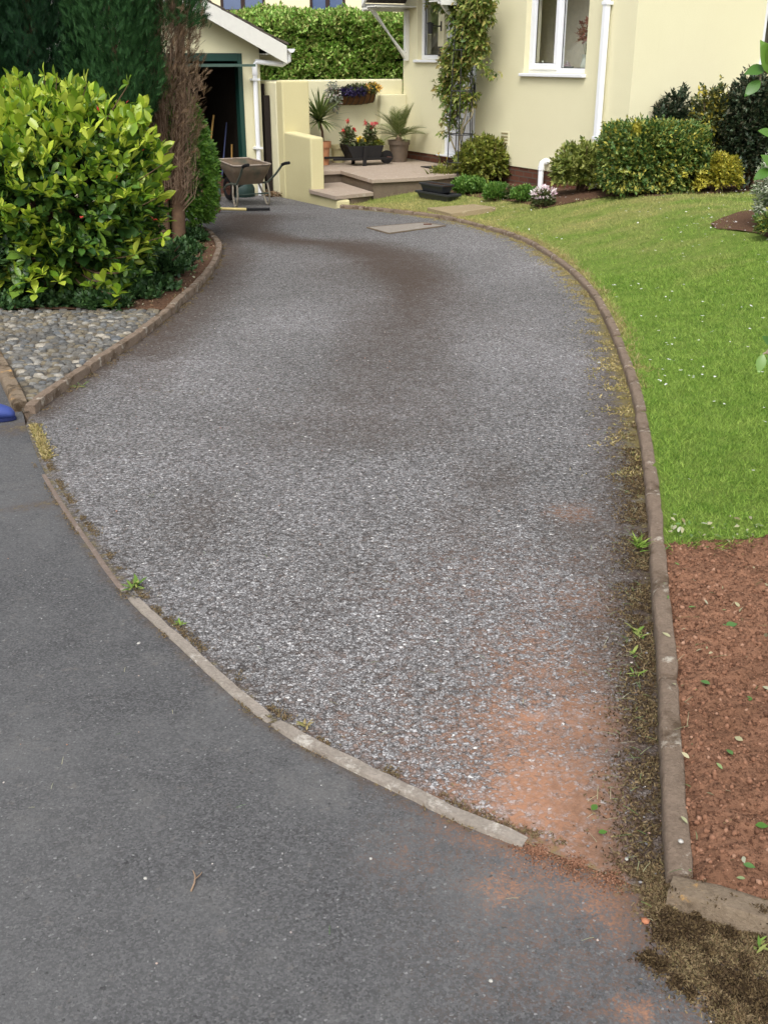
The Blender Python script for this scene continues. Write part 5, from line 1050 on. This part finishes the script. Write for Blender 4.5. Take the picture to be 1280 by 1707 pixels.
inst('crown', CYP, np.stack([np.cos(a)*R1, np.sin(a)*R1, z], 1), frames(np.stack([np.cos(a)*.6, np.sin(a)*.6, np.ones(n)], 1)+.4*rng.normal(size=(n, 3))), .11*rng.uniform(.6, 1.3, n), M['l_conifer2'], dc)
# euonymus hedge bush by the drive
ex, ey = -2.36, 12.3; ez_ = bedz(ex, ey)
eu = thing('privet_bush', 'bright green narrow clipped bush beside the garage doorway', 'shrub', (ex, ey, ez_))
p, o_ = blob(5800, (0, 0, .74), (.50, .85, .94), .2, .08, 4, 3, 2.3, -.8); sc2 = 1-.50*np.clip((p[:, 2]-.55)/1.1, 0, 1)**1.5; p[:, 0] *= sc2; k = p[:, 2] > .1
foliage('leaves', p[k], o_[k], .058, ROS_E, M['l_euon'], eu, .3)
p, o_ = blob(1600, (0, 0, .66), (.34, .66, .66), .6, .08, 4, 3, 2.3, -.8); foliage('inner_leaves', p, o_, .08, LEAF_S, M['l_darkgloss'], eu, 0, 1.2)
stems('branches', eu, (0, 0, 0), (.4, .7), 1.2, 14, M['bark'], .014, 9)

# ------------------------------------------------------------------ hedge and neighbour's house beyond
hd = thing('tall_hedge', 'tall green hedge behind the cream screen wall', 'hedge', (-2.6, 23.4, -.44))
def hedge_pts(n, x0, x1, dep, h, seed, top=.3):
    x = rng.uniform(x0, x1, n); t = rng.random(n); onf = t > top; z = np.where(onf, rng.uniform(0, h, n), h); y = np.where(onf, -dep/2, rng.uniform(-dep/2, dep/2, n))
    ed = np.clip((z-h+.35)/.35, 0, 1)**2*.22; y = np.where(onf, y+ed, y); z = np.where(onf, z, h-.12*(np.abs(y)/(dep/2))**2)
    q_ = np.stack([x, y, z], 1); o_ = np.where(onf[:, None], np.array((0, -1, .15)), np.array((0, -.2, 1))); q_ = q_+norm(o_)*((.20*bumpf(q_, 1.7, seed)+.08*bumpf(q_, 5, seed))-.22*rng.random(n)**1.5)[:, None]; return q_, o_
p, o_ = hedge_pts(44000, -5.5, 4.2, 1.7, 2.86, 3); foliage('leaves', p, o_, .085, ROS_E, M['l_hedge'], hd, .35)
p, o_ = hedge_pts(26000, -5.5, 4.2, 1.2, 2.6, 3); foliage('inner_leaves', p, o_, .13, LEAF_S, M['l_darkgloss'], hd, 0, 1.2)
MB().box(-5.3, 4, -.45, .5, .0, 2.5).build('woody_core', plain('hedge_wood', S(40, 42, 26), 1.), hd)
nh = thing('neighbour_house', 'cream house with brown framed windows just visible over the hedge', 'house', (-2, 34, -.4))
o = panel(-6, 6, 0, 6, [(-2.75, -1.45, 3.22, 4.4), (-.16, .88, 3.22, 4.4)], 0, .3); wallmesh(o, 'wall', M['cream_far'], nh)
MB().box(-6, 6, 2.9, 3.0, 0, 6).box(-5.99, -5.7, .301, 2.89, 0, 6).box(5.7, 5.99, .301, 2.89, 0, 6).box(-5.6, 5.6, 1.2, 1.3, 0, 5.9).build('room_wall', M['interior'], nh)
MB().prism([(-6.4, -.5, 5.9), (-6.4, 3.5, 5.9), (-6.4, 1.5, 7.6)], [(6.4, -.5, 5.9), (6.4, 3.5, 5.9), (6.4, 1.5, 7.6)]).build('roof', M['tiles'], nh)
for a, b in ((-2.75, -1.45), (-.16, .88)):
    w_ = MB().box(a, b, .02, .1, 3.22, 3.29).box(a, b, .02, .1, 4.33, 4.4).box(a, a+.08, .02, .1, 3.291, 4.329).box(b-.08, b, .02, .1, 3.291, 4.329).box((a+b)/2-.06, (a+b)/2+.06, .02, .1, 3.291, 4.329).build('window', M['brown_frame'], nh)
    MB().box(a+.08, (a+b)/2-.06, .05, .06, 3.29, 4.33).box((a+b)/2+.06, b-.08, .05, .06, 3.29, 4.33).build('pane', M['blue_glass'], w_)

# ------------------------------------------------------------------ climber on its obelisk by the door
vk, vm = 2.05, -.42
ob = hthing('obelisk', 'black iron plant obelisk standing in front of the white door', 'plant support', Wk(768, 245, -.5)[0], -.5, .0)
okk = Wk(768, 245, -.5)[0]
hs_ = []
def orad(z): return .205-.075*min(1, z/2.0)
for z in (.16, .55, 1.15, 1.7):
    ring_ = [(orad(z)*math.cos(a), orad(z)*math.sin(a), z) for a in np.linspace(0, 2*math.pi, 25)]
    MB().tube(ring_, .008, 6).build('ring', M['metal_black'], ob, smooth=True)
for i in range(5):
    a = i*2*math.pi/5+.5; MB().tube([(orad(0)*math.cos(a), orad(0)*math.sin(a), -.1), (orad(2)*math.cos(a), orad(2)*math.sin(a), 2.0)], .008, 6).build('upright', M['metal_black'], ob, smooth=True)
for a in (.5, 2.6): MB().tube([(orad(.16)*math.cos(a), orad(.16)*math.sin(a), .16), (.0, .0, .42), (orad(.6)*math.cos(a+.6)*.5, orad(.6)*math.sin(a+.6)*.5, .8)], .006, 6).build('scroll', M['metal_black'], ob, smooth=True)
cl = hthing('climbing_plant', 'leafy climber growing up its obelisk over the front door', 'climber', okk, -.45, .0)
inv = lambda k, m, z: np.array((k-okk, m+.45, z))
BL = [(775,-12,46,900),(800,15,32,700),(745,-2,26,260),(770,28,30,500),(785,55,34,700),(765,85,32,640),(795,78,20,260),(752,112,26,460),(786,100,16,160),(745,145,26,420),(768,130,20,240),(757,172,24,360),(778,165,20,260),(752,200,13,110),(746,222,8,50),(806,112,12,60),(815,122,9,30),(728,6,9,50),(762,212,8,30)]
P_ = []; O_ = []
for u, v, r, n in BL:
    n = int(n*(1.15 if v < 100 else .72))
    k, z = Wk(u, v, -.42); r = r/1758*15.6; p, o_ = blob(n, inv(k, -.42, z), (r*.98, .2, r), .8, .2, 3, u, 2, -1); P_.append(p); O_.append(o_)
P_ = np.concatenate(P_); O_ = np.concatenate(O_); P_[:, 1] = np.minimum(P_[:, 1], .38)
vt = rosette(4, leaf_t(.42, .12, .3, 2), R(-25), R(20)); foliage('leaves', P_[::2], O_[::2]+np.array((0, -.5, 0)), .085, vt, M['l_vine'], cl, -.1, .8)
mb = MB(); q = random.Random(4)
for pth in ([(772,262),(768,230),(772,190),(780,150),(770,115),(762,90),(770,50),(775,0)], [(778,262),(776,220),(784,190),(778,160),(764,118),(784,95),(790,40),(800,0)], [(764,262),(752,225),(748,190),(756,150),(746,110),(760,70),(750,0)]):
    pp = []
    for u, v in pth: k, z = Wk(u, v, -.44+q.uniform(-.06, .06)); pp.append(Vector(inv(k, -.44+q.uniform(-.06, .06), max(z, -.02))))
    pp = spline(pp, .08); mb.tube(pp, [.012-.006*i/len(pp) for i in range(len(pp))], 6)
mb.build('stems', plain('pale_vine_stem', S(150, 140, 112), .9, var=.3), cl, smooth=True)

# ------------------------------------------------------------------ shrubs of the house border
def at_px(u, v, r_): x, y = G(u, v, zlawn); return x, y
def border(name, label, u, v, r, h, n, size, tm, mat, seed, back=.0, **kw):
    x, y = G(u, v, zlawn); x += hb[0]*back*.0; y += back; return shrub(name, label, 'shrub' if h > .25 else 'plant', (x, y, zlawn(x, y)+.01), r, h, n, size, tm, mat, seed=seed, **kw)
border('rounded_shrub', 'rounded golden green shrub below the kitchen window', 812, 309, (.46, .42), .68, 1500, .07, ROS_E, M['l_spirea'], 31, back=.4, amp=.16)
border('leafy_shrub', 'loose olive green shrub between waste pipe and downpipe', 976, 325, (.40, .36), .60, 1150, .07, ROS_E, M['l_olive'], 32, back=.35, amp=.16)
border('clipped_bush', 'box shaped clipped evergreen with yellow leaf patches at the house corner', 1094, 326, (.60, .40), .78, 4600, .055, ROS_E, M['l_clip'], 33, back=.38, box=8, amp=.04, shell=.22, zmin=-.9, bury=.5)
border('golden_shrub', 'small yellow leaved shrub against the right end of the clipped bush', 1196, 322, (.29, .24), .47, 1100, .04, ROS_E, M['l_gold'], 34, back=.1, amp=.2)
border('tall_shrub', 'tall grey green shrub rising behind the clipped bush', 1150, 322, (.34, .3), 1.22, 1200, .07, ROS_E, M['l_darkshrub'], 35, back=1.1, amp=.3)
border('tall_shrub', 'pointed shrub with yellow tips behind the golden shrub', 1198, 322, (.30, .3), 1.26, 1500, .06, ROS_E, plain('x', S(90, 90, 60)) if 0 else leafmat('mixed_tip_leaf', [S(60, 74, 44), S(84, 94, 58), S(110, 112, 74), S(180, 164, 60), S(70, 84, 52)], .2), 36, back=.7, amp=.3)
border('dark_conifer_shrub', 'dark bushy conifer at the right edge beyond the lawn', 1262, 321, (.44, .4), 1.30, 3600, .06, CYP if 0 else ROS_E, M['l_darkshrub'], 37, back=.45, amp=.14, box=2.6)
border('brown_tipped_shrub', 'reddish brown topped shrub at the right edge above the dark conifer', 1285, 322, (.34, .3), 1.42, 1300, .06, ROS_E, leafmat('russet_leaf', [S(120, 90, 66), S(96, 84, 58), S(70, 76, 50), S(140, 108, 80)], .2), 38, back=.95, amp=.2)
vs2 = border('variegated_shrub', 'pale variegated shrub cut by the right edge of the photo', 1322, 386, (.32, .32), .80, 1700, .04, ROS_E, M['l_varieg'], 39, back=.2, amp=.12)
border('dark_leaved_plant', 'small dark green plant at the foot of the variegated shrub', 1296, 397, (.22, .16), .26, 500, .035, ROS_E, M['l_clip'], 40, amp=.2)
border('heather', 'bright green feathery plant right of the black troughs', 782, 326, (.25, .17), .23, 800, .05, ROS_E, M['l_heather'], 41, back=.12, up=.9, group='low feathery plants along the border')
border('heather', 'bright green feathery plant between the round shrub and the pinks', 830, 336, (.19, .15), .21, 650, .05, ROS_E, M['l_heather'], 42, back=.12, up=.9, group='low feathery plants along the border')
border('heather', 'small feathery plant immediately left of the white and pink flowers', 877, 338, (.19, .14), .18, 520, .045, ROS_E, M['l_heather'], 43, back=.1, up=.9, group='low feathery plants along the border')
rf = border('flowering_plant', 'small plant with dark red flowers between two feathery plants', 855, 335, (.10, .08), .17, 160, .035, ROS_E, M['l_rose'], 44, back=.12)
p, o_ = blob(26, (0, 0, .13), (.09, .07, .07)); foliage('flowers', p, o_, .022, ROS_E, leafmat('dark_red_petals', [S(130, 40, 56), S(150, 50, 60)], .1), rf)
pk = border('pinks', 'clump of white and pink flowers at the tip of the border', 906, 348, (.15, .13), .20, 420, .035, ROS_E, M['l_silver'] if 0 else M['l_rose'], 45, back=.1)
p, o_ = blob(200, (.0, -.02, .15), (.16, .13, .10), .2); k = p[:, 2] > .10; foliage('flowers', p[k], o_[k], .026, ROS_E, M['petal_white'], pk, .8, .3)
# iris-like clump with yellow flowers at the patio edge
ix, iy = G(737, 308, zlawn); SWORD = leaf_t(.05, .1, .25, 4)
ic = thing('lily_clump', 'straggly strap leaved clump with yellow flowers at the patio corner', 'plant', (ix, iy+.15, zlawn(ix, iy)))
n = 120; a = rng.uniform(0, 6.28, n); inst('leaves', SWORD, rng.normal(size=(n, 3))*np.array((.09, .07, 0)), frames(np.stack([np.cos(a), np.sin(a), rng.uniform(.5, 2.2, n)], 1), np.tile([0, 0, 1.], (n, 1))), rng.uniform(.2, .42, n), M['l_spirea'], ic)
n = 400; p, o_ = blob(n, (.05, 0, .08), (.26, .16, .2), .7); foliage('low_leaves', p[p[:, 2] > 0], o_[p[:, 2] > 0], .05, ROS_E, M['l_spirea'], ic, .5)
mb = MB(); F_ = [(-.28, -.05, .10), (-.05, .0, .42), (.08, .02, .36), (-.15, .02, .24)]
for f_ in F_: mb.tube([(f_[0]*.2, 0, .02), (f_[0]*.6, f_[1], f_[2]*.7), f_], .004, 5)
mb.build('flower_stems', M['stem_green'], ic); foliage('flowers', np.array(F_), np.tile([0, -.3, 1.], (4, 1)), .045, rosette(7, LEAF_S, R(10), R(40)), M['petal_yellow'], ic, .2, .2)

# ------------------------------------------------------------------ pots on the patio
cy = hthing('potted_cordyline', 'spiky cordyline in a terracotta pot behind the low wall', 'potted plant', .33, -1.78, .002)
MB().lathe([(0, 0), (.085, 0), (.105, .27), (.125, .27), (.13, .36), (.115, .36), (.10, .30), (0, .30)], n=28).build('pot', M['terracotta'], cy, smooth=True)
MB().lathe([(0, .31), (.108, .31)], n=20).build('soil', M['soilpot'], cy)
MB().tube([(0, 0, .3), (-.02, 0, .5), (-.09, -.02, .66)], [.022, .02, .024], 8).build('stem', M['bark'], cy, smooth=True)
n = 120; a = rng.uniform(0, 6.28, n); el = rng.uniform(-.25, 1.5, n)
inst('leaves', leaf_t(.07, .08, .22, 6), np.tile([-.09, -.02, .66], (n, 1))+rng.normal(size=(n, 3))*.015, frames(np.stack([np.cos(a)*np.cos(el), np.sin(a)*np.cos(el), np.sin(el)+.12], 1), np.tile([0, 0, 1.], (n, 1))), rng.uniform(.38, .60, n), M['l_cord'], cy)
cp2 = hthing('cream_pot', 'cream coloured pot half hidden behind the black planter', 'pot', .05, -1.38, .002)
MB().lathe([(0, 0), (.09, 0), (.12, .22), (.14, .22), (.145, .28), (.12, .28), (.11, .24), (0, .24)], n=28).build('pot', M['cream_pot'], cp2, smooth=True)
MB().lathe([(0, .25), (.115, .25)], n=20).build('soil', M['soilpot'], cp2)
# wooden wheelbarrow planter, handles to the left, wheel to the right
pk0 = .62
pb = hthing('barrow_planter', 'black wooden planter shaped like a small wheelbarrow, on the patio', 'planter', pk0, -1.2, .002)
mb = MB()      # y = along (left negative), x = across
def tr4(y0, y1, x, z0, z1, t0, t1): return [(x, y0, z0), (x, y1, z0), (x, y1+t1, z1), (x, y0-t0, z1)]
for x0, x1 in ((.13, .155), (-.155, -.13)): mb = MB().prism(tr4(-.24, .22, x0, .08, .30, .12, .07), tr4(-.24, .22, x1, .08, .30, .12, .07)); mb.build('side', M['black_wood'], pb, bevel=.004)
MB().prism([(-.129, -.24, .08), (.129, -.24, .08), (.129, -.37, .33), (-.129, -.37, .33)], [(-.129, -.215, .08), (.129, -.215, .08), (.129, -.345, .33), (-.129, -.345, .33)]).build('end_board', M['black_wood'], pb, bevel=.003)
MB().prism([(-.129, .22, .08), (.129, .22, .08), (.129, .285, .29), (-.129, .285, .29)], [(-.129, .195, .08), (.129, .195, .08), (.129, .26, .29), (-.129, .26, .29)]).build('front_board', M['black_wood'], pb, bevel=.003)
MB().box(-.128, .128, -.22, .2, .085, .10).build('base', M['black_wood'], pb)
for x in (.17, -.17): MB().prism([(x-.014, -.62, .10), (x+.014, -.62, .10), (x+.014, -.62, .135), (x-.014, -.62, .135)], [(x-.014, .44, .075), (x+.014, .44, .075), (x+.014, .44, .11), (x-.014, .44, .11)]).build('handle', M['black_wood'], pb, bevel=.004)
for x in (.192, -.218): MB().prism([(x, -.12, .0), (x+.024, -.12, .0), (x+.024, -.09, .3), (x, -.09, .3)], [(x, -.06, .0), (x+.024, -.06, .0), (x+.024, -.03, .3), (x, -.03, .3)]).build('leg', M['black_wood'], pb, bevel=.003)
V = [[(s_, .42+.105*math.cos(a), .105+.105*math.sin(a)) for a in np.linspace(0, 2*math.pi, 24, endpoint=False)] for s_ in (-.025, .025)]
w_ = MB().prism(V[0], V[1]).build('wheel', M['black_wood'], pb, bevel=.004); MB().tube([(-.17, .42, .105), (.17, .42, .105)], .012, 8).build('axle', M['rust'], w_, smooth=True)
MB().box(-.125, .125, -.3, .22, .24, .255).build('soil', M['soilpot'], pb)
def flowerplant(label, m, h, mat, heads, seed, n=260, r=(.12, .13), k=pk0, z=.255, lm=None, fs=.05):
    t_ = hthing('flowering_plant', label, 'flowering plant', k, m, z); q = random.Random(seed); mb = MB()
    p, o_ = blob(n, (0, 0, h*.38), (r[0], r[1], h*.42), .8, .2, 3, seed, 2, -1); foliage('leaves', p[p[:, 2] > 0], o_[p[:, 2] > 0], .045, ROS_E, lm or M['l_rose'], t_, .3)
    for f_ in heads: mb.tube([(f_[0]*.2, f_[1]*.2, 0), (f_[0]*.7, f_[1]*.7, f_[2]*.6), f_], [.006, .005, .003], 5)
    mb.build('stems', M['stem_green'], t_, smooth=True); P_ = []
    for f_ in heads: P_.append(np.array(f_)+rng.normal(size=(9, 3))*.012)
    P_ = np.concatenate(P_); foliage('flowers', P_, rng.normal(size=P_.shape)+np.array((0, 0, .6)), fs*.8, ROS_E, mat, t_, .2)
flowerplant('upright plant with red blooms at the left end of the black planter', -1.46, .42, M['petal_red'], [(0, .0, .41), (0, .1, .30), (0, -.08, .26)], 1, k=pk0-.02)
flowerplant('pink flowered plant standing tall in the middle of the black planter', -1.08, .46, M['petal_pink'], [(0, -.08, .38), (0, .03, .36), (0, .11, .37), (0, 0, .30)], 2, r=(.10, .11))
flowerplant('low plant with yellow flowers inside the black planter', -1.26, .18, M['petal_yellow'], [(0, 0, .16), (.02, .06, .12), (.04, -.05, .12)], 3, 160, (.09, .09))
flowerplant('low straw yellow plant at the wheel end of the black planter', -.99, .16, M['petal_yellow'], [(0, .05, .1)], 5, 220, (.1, .16), lm=M['l_spirea'], fs=.03)
# palm
pm = hthing('potted_palm', 'arching palm in a wide grey brown pot by the house wall', 'potted plant', .38, -.42, .002)
MB().lathe([(0, 0), (.125, 0), (.165, .27), (.18, .27), (.185, .34), (.165, .34), (.15, .29), (0, .29)], n=32).build('pot', M['grey_pot'], pm, smooth=True)
MB().lathe([(0, .30), (.158, .30)], n=20).build('soil', M['soilpot'], pm)
MB().lathe([(.0, .29), (.05, .3), (.055, .36), (.03, .44), (0, .46)], n=12).build('crown_shaft', M['twig'], pm, smooth=True)
q = random.Random(6); VV = []; nf = 22
LF = leaf_t(.065, .1, .1, 2)
for i in range(nf):
    a = i*2.399+.3; el = R(q.uniform(28, 82) if i > 6 else q.uniform(12, 35)); L_ = q.uniform(.42, .62); pp = []; v_ = Vector((math.cos(a)*math.cos(el), math.sin(a)*math.cos(el), math.sin(el))); p_ = Vector((0, 0, .38))
    for j in range(9): pp.append(p_.copy()); p_ += v_*L_/8; v_ = (v_+Vector((0, 0, -.11))).normalized()
    mb = MB().tube(pp, [.008-.0007*j for j in range(9)], 5); V0 = np.array(mb.v); T0 = np.array([t3 for f in mb.f if len(f) == 4 for t3 in ((f[0], f[1], f[2]), (f[0], f[2], f[3]))])
    parts_ = [(V0, T0)]
    for j in range(20):
        s_ = .12+.88*j/19; ii = min(7, int(s_*8)); f_ = s_*8-ii; o0 = pp[ii].lerp(pp[ii+1], min(1, f_)); t_ = (pp[ii+1]-pp[ii]).normalized(); sd_ = t_.cross(Vector((0, 0, 1))).normalized(); up_ = sd_.cross(t_)
        for sg in (-1, 1):
            d = np.array(t_*.75+sd_*sg*.75+up_*.28)[None]; l_ = .17*math.sin(math.pi*min(1, .18+.8*s_))+.03
            parts_.append((LF[0]*l_@frames(d, np.array(up_)[None])[0].T+np.array(o0), LF[1]))
    v_, t2 = merge(parts_); fastmesh('frond', v_, t2, M['l_palm'], pm)
# wall basket
hb_ = hthing('wall_basket', 'hayrack wall basket with coconut liner on the screen wall', 'basket', -.252, -1.02, .88)
prof = []
for m_ in np.linspace(-.42, .42, 25):
    e = 1-.35*abs(m_/.42)**3; prof.append([(.004+.21*math.sin(math.pi*.5*t)*e if t < 1 else .004+.21*e, m_, .24*(1-math.cos(math.pi*.5*t))*.98+.0) for t in np.linspace(0, 1, 9)])
prof = [[(x, m_, z*1.0+.03*(abs(m_)/.42)**3) for x, m_, z in r_] for r_ in prof]
bo = MB().grid(prof).build('liner', plain('coir_liner', S(120, 84, 54), .95, var=.3, scale=40, bump=.8), hb_, smooth=True, solid=.01)
for i in range(0, 25, 3):
    m_ = prof[i][0][1]; MB().tube([(x+.010, m_, z-.004) for x, _, z in prof[i]], .006, 5).build('wire', M['metal_black'], hb_, smooth=True)
MB().tube([(r_[-1][0]+.008, r_[-1][1], r_[-1][2]) for r_ in prof], .007, 6).build('rim', M['metal_black'], hb_, smooth=True)
MB().box(.005, .19, -.38, .38, .19, .20).build('soil', M['soilpot'], hb_)
def trailing(label, m, rk, n, mat, z, rz, size, fl=None, seed=0, cat='trailing plant'):
    t_ = hthing('trailing_plant', label, cat, -.06, m, z); p, o_ = blob(n, (0.02, 0, 0), (.13, rk, rz), .8, .2, 3, seed, 2, -1); p[:, 0] = np.maximum(p[:, 0], -.15); foliage('leaves', p, o_, size, ROS_E, mat, t_, -.1)
    if fl: p, o_ = blob(fl[1], (.05, 0, .0), (.14, rk*1.0, rz*.9), .15); foliage('flowers', p, o_, fl[2], ROS_E, fl[0], t_, .2)
    mb = MB(); q = random.Random(seed)
    for i in range(8): mb.tube([(0, 0, 0), (.1, q.uniform(-rk, rk)*.7, q.uniform(-.1, .1)), (.12, q.uniform(-rk, rk), -rz*q.uniform(.3, .9))], .003, 4)
    mb.build('stems', M['stem_green'], t_); return t_
trailing('silver leaved trailing plant spilling from the left end of the basket', -1.42, .16, 420, M['l_silver'], 1.0, .24, .035, (M['petal_white'], 60, .025), 1)
trailing('violet flowers hanging over the middle of the basket', -1.05, .26, 260, M['petal_blue'], 1.09, .07, .045, (M['petal_blue'], 150, .045), 2)
trailing('yellow and orange flowers at the right end of the basket', -.70, .13, 160, M['l_rose'], 1.14, .08, .04, (leafmat('yellow_orange_petals', [S(230, 190, 60), S(220, 140, 90), S(236, 210, 90)], .2), 90, .035), 3)
trailing('dark green trailing leaves along the back of the basket', -1.0, .24, 200, M['l_rose'], 1.14, .06, .04, None, 4)

# ------------------------------------------------------------------ shrub leaning in at the right edge and the blue shoe
rs = thing('glossy_leaved_shrub', 'glossy broad leaved shrub whose branch tips reach in at the right edge', 'shrub', (1.95, 3.6, -.03))
o0 = Vector((1.95, 3.6, -.03)); mb = MB(); LP = []; LD = []; LU = []; LS = []
for tip, lv in (((1268, 118, 3.4), [(1250, 150, 1266, 134, .07), (1252, 118, 1276, 112, .075), (1282, 100, 1290, 125, .12), (1290, 90, 1285, 120, .12)]),
                ((1284, 290, 3.4), [(1266, 292, 1284, 282, .07), (1275, 262, 1290, 280, .07), (1270, 218, 1288, 225, .06)]),
                ((1276, 588, 3.3), [(1266, 612, 1271, 590, .065), (1290, 610, 1280, 590, .07), (1272, 560, 1286, 575, .05)])):
    tp = D(*tip)-o0; mb.tube([(0, 0, 0), tuple(tp*.55+Vector((.12, 0, .05))), tuple(tp+Vector((.05, 0, .0))), tuple(tp)], [.014, .01, .005, .003], 7)
    for u, v, u0, v0, s_ in lv:
        a = D(u0, v0, tip[2])-o0; b = D(u, v, tip[2]-.02)-o0; d = (b-a); LP.append(a); LD.append(d.normalized()); LS.append(max(s_, d.length)); LU.append(Vector((rnd.uniform(-.3, .3), -1, .7)))
        mb.tube([tuple(tp), tuple(a)], .003, 5)
mb.build('branches', plain('pale_branch', S(150, 140, 116), .8, var=.2), rs, smooth=True)
q = random.Random(3)
for i in range(150):
    c_ = Vector((q.gauss(.18, .14), q.gauss(0, .3), q.uniform(.35, 1.75)));
    if c_.x < .02: c_.x = .02+abs(c_.x)
    LP.append(c_); LD.append(Vector((q.uniform(-.2, 1), q.uniform(-1, 1), q.uniform(-.3, .8))).normalized()); LU.append(Vector((q.gauss(0, .4), q.gauss(0, .4), 1))); LS.append(q.uniform(.07, .12))
inst('leaves', leaf_t(.5, .08, .12, 5), np.array([tuple(p) for p in LP]), frames(np.array([tuple(p) for p in LD]), np.array([tuple(p) for p in LU])), np.array(LS), M['l_fresh'], rs, smooth=True)
sx, sy = G(27, 700); shz = base(sy)
shn = thing('shoe', 'blue rubber clog, only its toe showing at the left edge', 'shoe', (sx, sy, shz+.003), R(188))
sec = []      # x from toe (0) to heel (.29)
for x_, hw, ht, zb in ((0.0, .012, .03, .018), (.006, .028, .045, .010), (.02, .040, .062, .004), (.05, .050, .075, .001), (.09, .053, .088, 0), (.14, .050, .098, 0), (.19, .043, .09, 0), (.24, .040, .085, 0), (.275, .034, .075, .003), (.29, .018, .06, .01)):
    sec.append([(x_, hw*math.cos(a)*(1 if math.sin(a) < 0 else abs(math.cos(a))**-.15 if abs(math.cos(a)) > .05 else 1), zb+(ht-zb)*max(0, (math.sin(a)+1)/2)**.75) for a in np.linspace(0, 2*math.pi, 20, endpoint=False)])
mb = MB(); nn_ = 20; mb.add(sum(sec, []), [(i*nn_+j, i*nn_+(j+1) % nn_, (i+1)*nn_+(j+1) % nn_, (i+1)*nn_+j) for i in range(len(sec)-1) for j in range(nn_)]+[tuple(range(nn_)), tuple(range((len(sec)-1)*nn_, len(sec)*nn_))])
up_ = mb.build('upper', M['shoe_blue'], shn, smooth=True, sub=1)
V = [(.145+.15*math.cos(a), .05*math.sin(a)*(1.06-.12*math.cos(a)*-1)) for a in np.linspace(0, 2*math.pi, 28, endpoint=False)]
MB().prism([(a, b, -.001) for a, b in V], [(a, b, .017) for a, b in V]).build('sole', M['shoe_sole'], shn, bevel=.003)
